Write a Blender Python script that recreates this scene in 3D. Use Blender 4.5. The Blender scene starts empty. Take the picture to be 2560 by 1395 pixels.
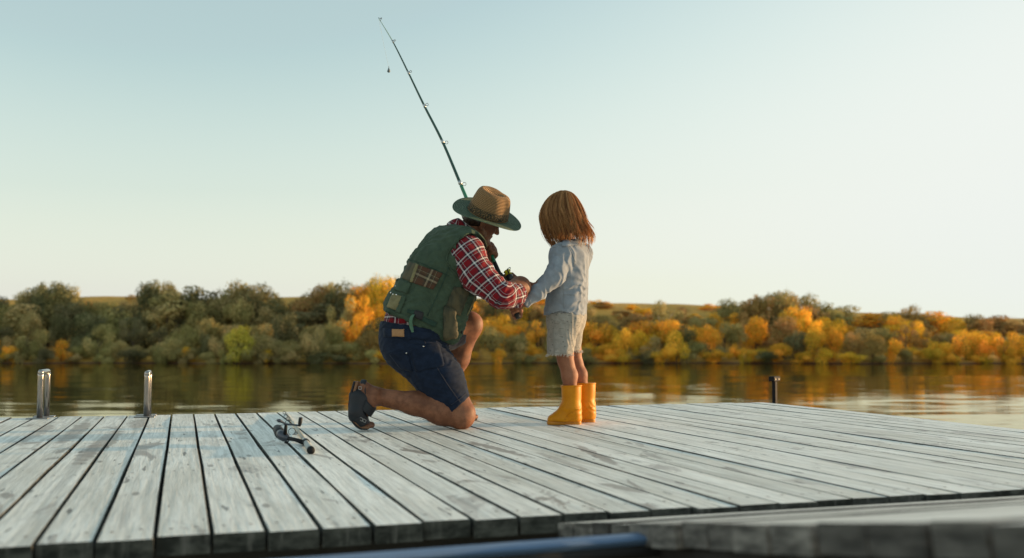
import bpy, math, random
import numpy as np
from mathutils import Vector, Matrix
from mathutils.bvhtree import BVHTree

random.seed(7)
rng = np.random.default_rng(7)
SC = bpy.context.scene
COL = SC.collection

# ------------------------------------------------------------------ camera
FPX = 2540.0                      # focal length in pixels of a 2560 wide picture
PITCH = math.atan(155 / FPX)
CAMH = 0.42
cam_data = bpy.data.cameras.new('camera')
cam = bpy.data.objects.new('camera', cam_data)
COL.objects.link(cam)
cam_data.sensor_width = 36.0
cam_data.lens = 36.0 * FPX / 2560
cam_data.clip_start = 0.05
cam_data.clip_end = 3000
cam.location = (0, 0, CAMH)
cam.rotation_euler = (math.radians(90) + PITCH, 0, 0)
cam_data.dof.use_dof = True
cam_data.dof.focus_distance = 5.05
cam_data.dof.aperture_fstop = 2.5
SC.camera = cam

# ------------------------------------------------------------------ light
SUN_AZ, SUN_EL = 72.0, 4.5        # degrees right of the view direction, above the horizon
world = bpy.data.worlds.new('World')
SC.world = world
world.use_nodes = True
wn, wl = world.node_tree.nodes, world.node_tree.links
wn.clear()
w_out = wn.new('ShaderNodeOutputWorld')
w_bg = wn.new('ShaderNodeBackground')
w_sky = wn.new('ShaderNodeTexSky')
w_sky.sky_type = 'NISHITA'
w_sky.sun_disc = False
w_sky.sun_elevation = math.radians(SUN_EL)
w_sky.sun_rotation = math.radians(SUN_AZ)
w_sky.air_density = 1.0
w_sky.dust_density = 1.2
w_sky.ozone_density = 2.0
# film-like shoulder: colour = white * (1 - exp(-k * sky)), so the bright side of the sky rolls off softly
w_hsv = wn.new('ShaderNodeHueSaturation'); w_hsv.inputs['Saturation'].default_value = 0.52
wl.new(w_sky.outputs[0], w_hsv.inputs['Color'])
w_sep = wn.new('ShaderNodeSeparateColor'); wl.new(w_hsv.outputs[0], w_sep.inputs[0])
w_com = wn.new('ShaderNodeCombineColor')
EXPOSURE = 1.0
SKY_GAIN = (1.24, 1.22, 1.20)
SKY_TOE = (1.35, 1.6, 1.8)
SKY_K = (0.37, 0.37, 0.37)
SKY_G = (2.6, 2.45, 2.1)
SKY_WHITE = (0.88, 0.92, 0.895)
for i in range(3):
    m1 = wn.new('ShaderNodeMath'); m1.operation = 'MULTIPLY'; m1.inputs[1].default_value = -SKY_K[i]
    m2 = wn.new('ShaderNodeMath'); m2.operation = 'EXPONENT'
    m3 = wn.new('ShaderNodeMath'); m3.operation = 'SUBTRACT'; m3.inputs[0].default_value = 1.0
    m4 = wn.new('ShaderNodeMath'); m4.operation = 'MULTIPLY'; m4.inputs[1].default_value = SKY_WHITE[i] / (0.15 * 2 ** EXPOSURE)
    m0 = wn.new('ShaderNodeMath'); m0.operation = 'POWER'; m0.inputs[1].default_value = SKY_G[i]
    mg = wn.new('ShaderNodeMath'); mg.operation = 'MULTIPLY'; mg.inputs[1].default_value = SKY_GAIN[i]
    wl.new(w_sep.outputs[i], mg.inputs[0]); wl.new(mg.outputs[0], m0.inputs[0]); 
    # film toe: below the level of the upper sky the response turns linear, so the zenith keeps its natural brightness
    mt = wn.new('ShaderNodeMath'); mt.operation = 'MULTIPLY'; mt.inputs[1].default_value = SKY_TOE[i] ** (SKY_G[i] - 1)
    mm = wn.new('ShaderNodeMath'); mm.operation = 'MAXIMUM'
    wl.new(mg.outputs[0], mt.inputs[0]); wl.new(mt.outputs[0], mm.inputs[0]); wl.new(m0.outputs[0], mm.inputs[1]); wl.new(mm.outputs[0], m1.inputs[0]); wl.new(m1.outputs[0], m2.inputs[0])
    wl.new(m2.outputs[0], m3.inputs[1]); wl.new(m3.outputs[0], m4.inputs[0])
    wl.new(m4.outputs[0], w_com.inputs[i])
# pale air towards the horizon
w_dir = wn.new('ShaderNodeTexCoord'); w_xyz = wn.new('ShaderNodeSeparateXYZ'); wl.new(w_dir.outputs['Generated'], w_xyz.inputs[0])
w_h = wn.new('ShaderNodeMapRange'); w_h.interpolation_type = 'SMOOTHSTEP'
wl.new(w_xyz.outputs[2], w_h.inputs[0])
for i, v in enumerate((-0.05, 0.30, 0.72, 0.0)): w_h.inputs[1 + i].default_value = v
w_mix = wn.new('ShaderNodeMix'); w_mix.data_type = 'RGBA'
wl.new(w_h.outputs[0], w_mix.inputs['Factor']); wl.new(w_com.outputs[0], w_mix.inputs['A'])
w_mix.inputs['B'].default_value = tuple(c / (0.15 * 2 ** EXPOSURE) for c in (0.83, 0.865, 0.815)) + (1,)
wl.new(w_mix.outputs['Result'], w_bg.inputs['Color'])
w_bg.inputs['Strength'].default_value = 0.15
wl.new(w_bg.outputs[0], w_out.inputs['Surface'])

sun_data = bpy.data.lights.new('sun', 'SUN')
sun_data.energy = 3.8
sun_data.angle = math.radians(0.5)
sun_data.color = (1.0, 0.66, 0.34)
sun = bpy.data.objects.new('sun', sun_data)
COL.objects.link(sun)
_a, _e = math.radians(SUN_AZ), math.radians(SUN_EL)
SUN_DIR = Vector((math.sin(_a) * math.cos(_e), math.cos(_a) * math.cos(_e), math.sin(_e)))
sun.rotation_euler = SUN_DIR.to_track_quat('Z', 'Y').to_euler()

vs = SC.view_settings
vs.view_transform = 'Standard'
vs.look = 'None'
vs.exposure = EXPOSURE
vs.gamma = 1.0
vs.use_curve_mapping = False
SC.cycles.max_bounces = 6
SC.cycles.use_denoising = True

# ------------------------------------------------------------------ helpers
ct, st = math.cos(PITCH), math.sin(PITCH)
def ray(px, py):
    """direction through a measured point of the photograph, scaled to one metre of ground distance"""
    u, v = (px - 1280) / FPX, (697.5 - py) / FPX
    y = ct - v * st
    return np.array([u / y, 1.0, (st + v * ct) / y])
def at(px, py, y):
    return np.array([0, 0, CAMH]) + ray(px, py) * y
def ground(px, py, z=0.0):
    r = ray(px, py)
    return np.array([0, 0, CAMH]) + r * ((z - CAMH) / r[2])
def mpp(y):                        # metres per measured pixel at distance y
    return y / FPX
def project(V):
    V = np.asarray(V, float)
    d = V - np.array([0, 0, CAMH])
    zc = d[:, 1] * ct + d[:, 2] * st
    v = (-d[:, 1] * st + d[:, 2] * ct) / zc
    return np.stack([1280 + FPX * d[:, 0] / zc, 697.5 - FPX * v], 1)

def mesh(name, V, F, mat=None, parent=None, smooth=False, loc=None):
    me = bpy.data.meshes.new(name)
    V = np.asarray(V, float)
    if loc is not None:
        V = V - np.asarray(loc)
    me.from_pydata([tuple(v) for v in V], [], [tuple(int(i) for i in f) for f in F])
    if mat: me.materials.append(mat)
    if smooth: me.polygons.foreach_set('use_smooth', [True] * len(me.polygons))
    me.update()
    o = bpy.data.objects.new(name, me)
    COL.objects.link(o)
    if loc is not None: o.location = loc
    if parent is not None: attach(o, parent)
    return o
def mesh_np(name, V, Q, mat=None, parent=None, smooth=True):
    """fast path for big all-quad (or all-tri) meshes"""
    me = bpy.data.meshes.new(name)
    V = np.ascontiguousarray(V, np.float32); Q = np.ascontiguousarray(Q, np.int32)
    k = Q.shape[1]
    me.vertices.add(len(V)); me.vertices.foreach_set('co', V.ravel())
    me.loops.add(Q.size); me.loops.foreach_set('vertex_index', Q.ravel())
    me.polygons.add(len(Q))
    me.polygons.foreach_set('loop_start', np.arange(0, Q.size, k, dtype=np.int32))
    me.polygons.foreach_set('loop_total', np.full(len(Q), k, np.int32))
    me.polygons.foreach_set('use_smooth', np.full(len(Q), smooth))
    me.update(calc_edges=True)
    if mat: me.materials.append(mat)
    o = bpy.data.objects.new(name, me)
    COL.objects.link(o)
    if parent is not None: attach(o, parent)
    return o
def world_loc(o):
    l = Vector((0, 0, 0))
    while o is not None:
        l += o.location; o = o.parent
    return l
def attach(o, parent):
    """parent o (built in world coordinates); every parent here is only translated"""
    o.location = Vector(o.location) - world_loc(parent)
    o.parent = parent
def thing(name, label, cat, loc=(0, 0, 0), group=None):
    o = bpy.data.objects.new(name, None)
    o.empty_display_size = 0.1
    COL.objects.link(o); o.location = Vector([float(c) for c in loc])
    return tag(o, label, cat, group)
def tag(o, label, cat, group=None):
    o['label'] = label; o['category'] = cat
    if group: o['group'] = group
    return o
def structure(o):
    o['kind'] = 'structure'; return o

def join_vf(parts):
    V, F, n = [], [], 0
    for v, f in parts:
        V.append(np.asarray(v, float)); F += [tuple(i + n for i in q) for q in f]; n += len(v)
    return np.concatenate(V), F
def box_vf(c, ax, ay, az, hx, hy, hz, ch=0.0):
    """box with chamfered edges: centre c, axes, half sizes"""
    c, ax, ay, az = [np.asarray(q, float) for q in (c, ax, ay, az)]
    if ch <= 0:
        V = [c + sx * hx * ax + sy * hy * ay + sz * hz * az for sz in (-1, 1) for sy in (-1, 1) for sx in (-1, 1)]
        return V, [(0, 2, 3, 1), (4, 5, 7, 6), (0, 1, 5, 4), (1, 3, 7, 5), (3, 2, 6, 7), (2, 0, 4, 6)]
    ring = lambda k: [(hx - ch if k else hx) * 0 for _ in ()]
    V, F = [], []
    # four rings along z: inset, full, full, inset, each ring is an octagon (chamfered corners)
    for z, ins in ((-hz, ch), (-hz + ch, 0), (hz - ch, 0), (hz, ch)):
        X, Y = hx - ins, hy - ins
        for x, y in ((X - ch, -Y), (X, -Y + ch), (X, Y - ch), (X - ch, Y), (-X + ch, Y), (-X, Y - ch), (-X, -Y + ch), (-X + ch, -Y)):
            V.append(c + x * ax + y * ay + z * az)
    for r in range(3):
        for i in range(8):
            j = (i + 1) % 8
            F.append((r * 8 + i, r * 8 + j, r * 8 + 8 + j, r * 8 + 8 + i))
    F.append(tuple(range(7, -1, -1))); F.append(tuple(range(24, 32)))
    return V, F
def frames(pts):
    pts = np.asarray(pts, float)
    T = np.gradient(pts, axis=0); T /= np.linalg.norm(T, axis=1)[:, None] + 1e-12
    up = np.array([0, 0, 1.0]) if abs(T[0][2]) < 0.9 else np.array([0, 1.0, 0])
    n = np.cross(up, T[0]); n /= np.linalg.norm(n)
    N = []
    for t in T:
        n = n - t * (n @ t); n /= np.linalg.norm(n) + 1e-12
        N.append(n)
    N = np.array(N)
    return T, N, np.cross(T, N)
def tube_vf(pts, r, n=8, caps=True):
    pts = np.asarray(pts, float)
    r = np.broadcast_to(np.asarray(r, float), (len(pts),))
    T, N, B = frames(pts)
    a = np.linspace(0, 2 * np.pi, n, endpoint=False)
    V = (pts[:, None] + r[:, None, None] * (np.cos(a)[None, :, None] * N[:, None] + np.sin(a)[None, :, None] * B[:, None])).reshape(-1, 3)
    F = []
    for i in range(len(pts) - 1):
        for j in range(n):
            k = (j + 1) % n
            F.append((i * n + j, i * n + k, i * n + n + k, i * n + n + j))
    if caps:
        F.append(tuple(range(n - 1, -1, -1))); F.append(tuple(range((len(pts) - 1) * n, len(pts) * n)))
    return V, F
def torus_vf(c, axis, R, r, n=20, m=6):
    axis = np.asarray(axis, float) / np.linalg.norm(axis)
    u = np.cross(axis, [0, 0, 1.0]) if abs(axis[2]) < 0.9 else np.cross(axis, [1.0, 0, 0])
    u /= np.linalg.norm(u); w = np.cross(axis, u)
    V, F = [], []
    for i in range(n):
        a = 2 * math.pi * i / n
        d = math.cos(a) * u + math.sin(a) * w
        for j in range(m):
            b = 2 * math.pi * j / m
            V.append(np.asarray(c) + d * (R + r * math.cos(b)) + axis * r * math.sin(b))
    for i in range(n):
        for j in range(m):
            i2, j2 = (i + 1) % n, (j + 1) % m
            F.append((i * m + j, i2 * m + j, i2 * m + j2, i * m + j2))
    return V, F
def smooth_pts(pts, n):
    """Catmull-Rom resampling of a polyline (any dimension)"""
    P = np.asarray(pts, float)
    P = np.concatenate([[2 * P[0] - P[1]], P, [2 * P[-1] - P[-2]]])
    out = []
    for t in np.linspace(0, len(P) - 3 - 1e-6, n):
        i = int(t); u = t - i
        a, b, c, d = P[i], P[i + 1], P[i + 2], P[i + 3]
        out.append(0.5 * (2 * b + (c - a) * u + (2 * a - 5 * b + 4 * c - d) * u * u + (3 * b - 3 * c + d - a) * u ** 3))
    return np.array(out)

# ------------------------------------------------------------------ materials
class NT:
    def __init__(self, name):
        self.m = bpy.data.materials.new(name); self.m.use_nodes = True
        self.n, self.l = self.m.node_tree.nodes, self.m.node_tree.links
        self.n.clear()
        self.out = self.n.new('ShaderNodeOutputMaterial')
        self.p = self.n.new('ShaderNodeBsdfPrincipled')
        self.l.new(self.p.outputs[0], self.out.inputs[0])
    def node(self, t, **kw):
        o = self.n.new(t)
        for k, v in kw.items(): setattr(o, k, v)
        return o
    def set(self, sock, v):
        if hasattr(v, 'is_linked') or hasattr(v, 'links'): self.l.new(v, sock)
        else: sock.default_value = v
    def math(self, op, a, b=0.0, c=None):
        o = self.node('ShaderNodeMath', operation=op)
        self.set(o.inputs[0], a); self.set(o.inputs[1], b)
        if c is not None: self.set(o.inputs[2], c)
        return o.outputs[0]
    def mix(self, f, a, b, mode='MIX'):
        o = self.node('ShaderNodeMix', data_type='RGBA', blend_type=mode)
        self.set(o.inputs['Factor'], f)
        self.set(o.inputs['A'], a if hasattr(a, 'links') else tuple(a) + (1,) if len(a) == 3 else a)
        self.set(o.inputs['B'], b if hasattr(b, 'links') else tuple(b) + (1,) if len(b) == 3 else b)
        return o.outputs['Result']
    def coord(self, which='Object', scale=(1, 1, 1), rand=False, attr=None):
        if attr: s = self.node('ShaderNodeAttribute', attribute_name=attr).outputs['Vector']
        else: s = self.node('ShaderNodeTexCoord').outputs[which]
        if rand:
            oi = self.node('ShaderNodeObjectInfo')
            add = self.node('ShaderNodeVectorMath', operation='ADD')
            mul = self.node('ShaderNodeVectorMath', operation='SCALE')
            comb = self.node('ShaderNodeCombineXYZ')
            for i in range(3): self.l.new(oi.outputs['Random'], comb.inputs[i])
            self.l.new(comb.outputs[0], mul.inputs[0]); mul.inputs['Scale'].default_value = 37.0
            self.l.new(s, add.inputs[0]); self.l.new(mul.outputs[0], add.inputs[1])
            s = add.outputs[0]
        mp = self.node('ShaderNodeMapping')
        self.l.new(s, mp.inputs[0]); mp.inputs['Scale'].default_value = scale
        return mp.outputs[0]
    def noise(self, vec, scale=5, detail=4, rough=0.55, dist=0.0):
        o = self.node('ShaderNodeTexNoise')
        self.l.new(vec, o.inputs['Vector'])
        o.inputs['Scale'].default_value = scale; o.inputs['Detail'].default_value = detail
        o.inputs['Roughness'].default_value = rough; o.inputs['Distortion'].default_value = dist
        return o
    def ramp(self, f, lo, hi, a=0.0, b=1.0):
        o = self.node('ShaderNodeMapRange', interpolation_type='SMOOTHSTEP')
        self.set(o.inputs[0], f)
        for i, v in enumerate((lo, hi, a, b)): o.inputs[1 + i].default_value = v
        return o.outputs[0]
    def bump(self, h, strength=0.3, dist=0.01):
        o = self.node('ShaderNodeBump')
        self.l.new(h, o.inputs['Height']); o.inputs['Strength'].default_value = strength; o.inputs['Distance'].default_value = dist
        self.l.new(o.outputs[0], self.p.inputs['Normal'])
        return o
    def base(self, c, rough=0.6, metal=0.0, spec=0.5):
        self.set(self.p.inputs['Base Color'], c if hasattr(c, 'links') else tuple(c) + (1,))
        self.set(self.p.inputs['Roughness'], rough)
        self.p.inputs['Metallic'].default_value = metal
        self.p.inputs['Specular IOR Level'].default_value = spec
        return self
def plain(name, c, rough=0.6, metal=0.0, spec=0.5, var=0.15, scale=40, bump=0.0):
    t = NT(name)
    n = t.noise(t.coord('Object'), scale, 4)
    col = t.mix(n.outputs[0], [x * (1 - var) for x in c], [min(1, x * (1 + var)) for x in c])
    t.base(col, rough, metal, spec)
    if bump: t.bump(n.outputs[0], bump, 0.004)
    return t.m
# ------------------------------------------------------------------ the setting: water, far bank, hill
WZ = -1.78
def mat_water():
    t = NT('river_water')
    c = t.node('ShaderNodeTexCoord').outputs['Object']
    def slope(sc, detail, off):
        mp = t.node('ShaderNodeMapping'); t.l.new(c, mp.inputs[0])
        mp.inputs['Scale'].default_value = sc; mp.inputs['Location'].default_value = off
        n = t.noise(mp.outputs[0], 1.0, detail, 0.5)
        s = t.node('ShaderNodeVectorMath', operation='SUBTRACT'); t.l.new(n.outputs['Color'], s.inputs[0])
        s.inputs[1].default_value = (0.5, 0.5, 0.5)
        return s.outputs[0]
    a = slope((0.34, 2.1, 1), 3, (3, 7, 0)); b = slope((0.045, 0.22, 1), 2, (1, 2, 0))
    va = t.node('ShaderNodeVectorMath', operation='MULTIPLY'); t.l.new(a, va.inputs[0]); va.inputs[1].default_value = (0.010, 0.085, 0)
    vb = t.node('ShaderNodeVectorMath', operation='MULTIPLY'); t.l.new(b, vb.inputs[0]); vb.inputs[1].default_value = (0.006, 0.04, 0)
    ad = t.node('ShaderNodeVectorMath', operation='ADD'); t.l.new(va.outputs[0], ad.inputs[0]); t.l.new(vb.outputs[0], ad.inputs[1])
    ad2 = t.node('ShaderNodeVectorMath', operation='ADD'); t.l.new(ad.outputs[0], ad2.inputs[0]); ad2.inputs[1].default_value = (0, 0, 1)
    nm = t.node('ShaderNodeVectorMath', operation='NORMALIZE'); t.l.new(ad2.outputs[0], nm.inputs[0])
    t.n.remove(t.p)
    g = t.node('ShaderNodeBsdfGlossy'); g.inputs['Color'].default_value = (1.0, .925, .68, 1); g.inputs['Roughness'].default_value = .035  # warm sky glow is painted into the reflection colour
    d = t.node('ShaderNodeBsdfDiffuse'); d.inputs['Color'].default_value = (.042, .038, .020, 1)
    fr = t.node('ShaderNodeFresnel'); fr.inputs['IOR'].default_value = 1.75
    m = t.node('ShaderNodeMixShader')
    for q in (g, fr): t.l.new(nm.outputs[0], q.inputs['Normal'])
    t.l.new(fr.outputs[0], m.inputs[0]); t.l.new(d.outputs[0], m.inputs[1]); t.l.new(g.outputs[0], m.inputs[2]); t.l.new(m.outputs[0], t.out.inputs[0])
    return t.m
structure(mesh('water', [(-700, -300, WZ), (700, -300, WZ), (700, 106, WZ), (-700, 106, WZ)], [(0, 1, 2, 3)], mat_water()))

def mat_hill():
    t = NT('dry_hillside')
    n = t.noise(t.coord('Object'), 0.16, 6, 0.65)
    n2 = t.noise(t.coord('Object'), 1.6, 4, 0.6)
    g = t.mix(t.ramp(n.outputs[0], 0.4, 0.65), (0.52, 0.29, 0.055), (0.30, 0.19, 0.045))
    g = t.mix(t.ramp(n2.outputs[0], 0.35, 0.7), g, (0.56, 0.31, 0.055))
    # bare reddish mud strip by the waterline
    z = t.node('ShaderNodeSeparateXYZ'); t.l.new(t.node('ShaderNodeTexCoord').outputs['Object'], z.inputs[0])
    g = t.mix(t.ramp(z.outputs[2], WZ + 0.05, WZ + 0.16), (0.15, 0.085, 0.055), g)
    t.base(g, 0.9, 0, 0.2); t.bump(n2.outputs[0], 0.6, 0.3)
    return t.m
RIDGE = [(-900, 720), (0, 748), (230, 747), (350, 748), (740, 748), (1200, 752), (1480, 755), (1600, 762), (1800, 772), (2150, 788), (2560, 800), (3600, 812)]
def ridge_z(x, y0=165.0):
    px = 1280 + FPX * x / y0
    py = np.interp(px, [r[0] for r in RIDGE], [r[1] for r in RIDGE])
    return CAMH + (852.5 - py) / FPX * y0
SHORE_Y = 100.0
def shore_y(x): return SHORE_Y + 1.2 * math.sin(x * 0.11) + 0.7 * math.sin(x * 0.31 + 1) + 0.5 * math.sin(x * .7)
def hill_z(x, y):
    d = y - shore_y(x)
    if d < 0: return WZ + max(-2.0, d * 0.25)
    low = WZ + 0.45 * (1 - math.exp(-d / 1.2))
    k = min(1, max(0, (d - 4) / 58)); k = k * k * (3 - 2 * k)
    z = low + (ridge_z(x) - low) * k + 0.25 * math.sin(x * .21 + y * .17) * min(1, d / 20)
    if d > 64: z -= (d - 64) * 0.03
    return z
def build_hill():
    ys = [90, 96, 98, 99, 99.5, 100, 100.5, 101, 101.6, 102.4, 103.5, 105, 108, 112, 117, 123, 130, 138, 146, 154, 160, 165, 172, 190, 240, 400, 900]
    xs = np.concatenate([[-800, -500, -300, -200], np.arange(-140, 141, 2.0), [200, 300, 500, 800]])
    V = [(x, y, hill_z(x, y)) for y in ys for x in xs]
    n = len(xs)
    F = [(j * n + i, j * n + i + 1, j * n + n + i + 1, j * n + n + i) for j in range(len(ys) - 1) for i in range(n - 1)]
    return structure(mesh('hill', V, F, mat_hill(), smooth=True))
build_hill()
structure(mesh('river_bed', [(-700, -300, WZ - 2.2), (700, -300, WZ - 2.2), (700, 99, WZ - 2.2), (-700, 99, WZ - 2.2)], [(0, 1, 2, 3)],
     plain('river_mud', (0.06, 0.05, 0.035), 0.9)))

# ------------------------------------------------------------------ trees on the far bank
def mat_leaf():
    t = NT('autumn_leaves')
    t.n.remove(t.p)
    oi = t.node('ShaderNodeObjectInfo')
    tone = t.node('ShaderNodeAttribute', attribute_name='tone').outputs['Fac']
    hsv = t.node('ShaderNodeHueSaturation')
    t.l.new(oi.outputs['Color'], hsv.inputs['Color'])
    t.l.new(t.math('MULTIPLY_ADD', tone, 0.9, 0.55), hsv.inputs['Value'])
    t.l.new(t.math('MULTIPLY_ADD', tone, -0.035, 0.5175), hsv.inputs['Hue'])
    d = t.node('ShaderNodeBsdfDiffuse'); tr = t.node('ShaderNodeBsdfTranslucent'); mx = t.node('ShaderNodeMixShader')
    t.l.new(hsv.outputs[0], d.inputs[0]); t.l.new(hsv.outputs[0], tr.inputs[0])
    mx.inputs[0].default_value = 0.30
    t.l.new(d.outputs[0], mx.inputs[1]); t.l.new(tr.outputs[0], mx.inputs[2])
    t.l.new(mx.outputs[0], t.out.inputs[0])
    return t.m
LEAF = mat_leaf()
BARK = plain('grey_brown_bark', (0.10, 0.075, 0.055), 0.9, scale=6)
PALEBARK = plain('pale_bare_bark', (0.42, 0.38, 0.33), 0.85, scale=6)

def crown_mesh(kind, seed):
    """unit crown (about 1 high, base near 0): leaf clumps on and inside a handful of lobes"""
    r = np.random.default_rng(seed)
    lobes = []
    if kind == 'round':
        lobes.append((0, 0, .58, .30))
        for i in range(9):
            a = r.uniform(0, 6.28); h = r.uniform(.22, .82); w = .34 * math.sin(math.pi * min(1, .18 + h * .8)) * r.uniform(.5, 1.1)
            lobes.append((w * math.cos(a), w * math.sin(a), h, r.uniform(.13, .22)))
    elif kind == 'tall':
        for i in range(11):
            h = .2 + .72 * (i / 10.0); a = r.uniform(0, 6.28); w = r.uniform(.03, .17) * (1.15 - h * .6)
            lobes.append((w * math.cos(a), w * math.sin(a), h, r.uniform(.10, .17)))
    elif kind == 'spreading':
        for i in range(12):
            a = r.uniform(0, 6.28); h = r.uniform(.45, .88); w = r.uniform(.05, .42)
            lobes.append((w * math.cos(a), w * math.sin(a), h - .25 * w, r.uniform(.10, .19)))
    else:                                   # shrub: low dome reaching the ground
        for i in range(10):
            a = r.uniform(0, 6.28); w = r.uniform(0, .42); h = r.uniform(.2, .75) * (1 - .5 * w)
            lobes.append((w * math.cos(a), w * math.sin(a), h, r.uniform(.15, .24)))
    V, tone = [], []
    for li, (x, y, z, rad) in enumerate(lobes):
        n = int(1500 * rad * rad / .045 * .36)
        lobetone = r.uniform(.15, .85)
        d = r.normal(size=(n, 3)); d /= np.linalg.norm(d, axis=1)[:, None]
        rr = rad * r.uniform(.35, 1.0, n) ** .5 * (1 + .35 * np.sin(5 * d[:, 0] + li) * np.sin(4 * d[:, 1] + 2 * li) * np.sin(4 * d[:, 2]))
        c = np.array([x, y, z]) + d * rr[:, None] * np.array([1, 1, .92])
        c[:, 2] = np.maximum(c[:, 2], .03)
        u = r.normal(size=(n, 3)); u -= d * (u * d).sum(1)[:, None] * .95
        u /= np.linalg.norm(u, axis=1)[:, None]
        w = np.cross(d + np.array([0, 0, .35]) + .32 * r.normal(size=(n, 3)), u); w /= np.linalg.norm(w, axis=1)[:, None] + 1e-9
        s = r.uniform(.010, .026, n)[:, None]
        V.append(np.stack([c - u * s, c - w * s * .6, c + u * s * 1.1, c + w * s * .6], 1).reshape(-1, 3))
        tone.append(np.clip(lobetone + r.normal(0, .22, n), 0, 1))
    V = np.concatenate(V); tone = np.concatenate(tone)
    V[:, 2] /= np.percentile(V[:, 2], 99.7)
    V[:, :2] /= 2 * np.percentile(np.linalg.norm(V[:, :2], axis=1), 97)
    me_o = mesh_np('crown', V, np.arange(len(V)).reshape(-1, 4), LEAF, smooth=False)
    me = me_o.data
    at_ = me.attributes.new('tone', 'FLOAT', 'FACE'); at_.data.foreach_set('value', tone.astype(np.float32))
    bpy.data.objects.remove(me_o)
    return me
def trunk_mesh(seed, bark):
    r = np.random.default_rng(seed)
    parts = [tube_vf([(0, 0, -.06), (.01, 0, .2), (-.01, .01, .5), (.01, 0, .8)], [.032, .026, .016, .006], 7)]
    for i in range(6):
        a = r.uniform(0, 6.28); h = r.uniform(.15, .5); l = r.uniform(.18, .32)
        parts.append(tube_vf([(0, 0, h), (l * .5 * math.cos(a), l * .5 * math.sin(a), h + l * .5), (l * math.cos(a), l * math.sin(a), h + l * 1.1)], [.014, .009, .003], 5))
    V, F = join_vf(parts)
    o = mesh('trunk', V, F, bark, smooth=True); me = o.data; bpy.data.objects.remove(o)
    return me
CROWNS = {k: [crown_mesh(k, 10 * i + s) for s in range(4)] for i, k in enumerate(('round', 'tall', 'spreading', 'shrub'))}
TRUNKS = [trunk_mesh(s, BARK) for s in range(3)]
PALETRUNK = trunk_mesh(9, PALEBARK)
TONES = {'dark green': (.21, .195, .095), 'olive green': (.42, .345, .14), 'grey green': (.49, .41, .165), 'yellow green': (.62, .50, .09),
         'golden': (.86, .54, .070), 'orange': (.84, .47, .060), 'rust brown': (.46, .30, .11), 'yellow': (.90, .58, .065)}
# skyline of the tree tops as measured: x, y
SKYLINE = [(-200, 735), (0, 735), (60, 722), (105, 706), (160, 708), (210, 738), (345, 742), (365, 712), (410, 702), (460, 712), (505, 722), (560, 716), (605, 706), (655, 710), (700, 738),
           (742, 738), (770, 716), (850, 703), (885, 714), (925, 694), (985, 692), (1040, 704), (1120, 718), (1200, 752), (1340, 760), (1480, 764), (1560, 770), (1640, 754), (1700, 772), (1790, 774), (1835, 748),
           (1880, 738), (1915, 748), (1945, 728), (1985, 727), (2050, 748), (2110, 762), (2160, 782), (2215, 778), (2245, 760), (2300, 772), (2370, 792), (2450, 786), (2520, 790), (2600, 795), (2760, 800)]
def skyline(px): return float(np.interp(px, [s[0] for s in SKYLINE], [s[1] for s in SKYLINE]))
PLACES = [(40, 'left of both rails'), (235, 'past the looped rail'), (372, 'behind the slim rail'), (560, 'right of both rails'),
          (740, 'past the deck rod'), (880, "behind the man's sandal"), (1050, "behind the man's back"), (1230, "behind the man's raised knee"), (1350, 'between the man and the girl'),
          (1480, "behind the girl's legs"), (1620, "just past the girl's back"), (1790, 'short of the black post'), (1940, 'behind the black post'), (2120, 'just past the black post'), (2300, 'over the bright water'), (2520, 'at the far right')]
TREES = []
def tree(px, top, y, width, kind, tone, row, bare=False):
    """px, top: measured column and top edge; y: distance; width: measured crown width"""
    b = at(px, 852.5, y); x = b[0]
    gz = hill_z(x, y)
    zt = at(px, top, y)[2]
    h = max(0.8, zt - gz)
    w = max(.5, width * mpp(y))
    base = {'round': .78, 'tall': .46, 'spreading': .92, 'shrub': 1.0}[kind]
    root = thing('shrub' if kind == 'shrub' else 'tree', '', 'shrub' if kind == 'shrub' else 'tree', (x, y, gz))
    c = bpy.data.objects.new('crown', random.choice(CROWNS[kind])); COL.objects.link(c); c.parent = root
    c.location.z = -.14 * h if row == 'front' else -.05 * h
    c.scale = (w, w * random.uniform(.8, 1.1), h * (1.14 if row == 'front' else 1.05)); c.rotation_euler = (0, 0, random.uniform(0, 6.28))
    col = TONES[tone]; k = random.uniform(.85, 1.15)
    c.color = (col[0] * k, col[1] * k * random.uniform(.93, 1.07), col[2] * k, 1)
    t = bpy.data.objects.new('trunk', PALETRUNK if bare else random.choice(TRUNKS)); COL.objects.link(t); t.parent = root
    t.scale = (h * .8, h * .8, h); t.rotation_euler = (0, 0, random.uniform(0, 6.28))
    TREES.append((px, root, kind, tone, row, bare))
    return root
def pick(px, row):
    px += random.uniform(-60, 60)
    u = random.random()
    if px < 900:
        if row == 'back': return 'dark green' if u < .45 else 'olive green' if u < .93 else 'rust brown'
        if row == 'middle': return 'dark green' if u < .4 else 'olive green' if u < .64 else 'grey green' if u < .97 else 'golden'
        return 'grey green' if u < .5 else 'olive green' if u < .80 else 'dark green' if u < .955 else 'orange'
    if px < 1200:
        return 'orange' if u < .22 else 'golden' if u < .40 else 'rust brown' if u < .62 else 'olive green' if u < .85 else 'dark green'
    if px < 1750:
        if row == 'back': return 'rust brown' if u < .45 else 'olive green' if u < .75 else 'golden'
        return 'golden' if u < .34 else 'olive green' if u < .58 else 'yellow' if u < .62 else 'dark green' if u < .86 else 'orange'
    if row == 'back': return 'rust brown' if u < .42 else 'golden' if u < .58 else 'olive green' if u < .88 else 'orange'
    if row == 'middle': return 'golden' if u < .42 else 'orange' if u < .54 else 'rust brown' if u < .66 else 'olive green' if u < .92 else 'dark green'
    return 'golden' if u < .44 else 'orange' if u < .57 else 'rust brown' if u < .65 else 'yellow' if u < .76 else 'olive green' if u < .92 else 'dark green'
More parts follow.
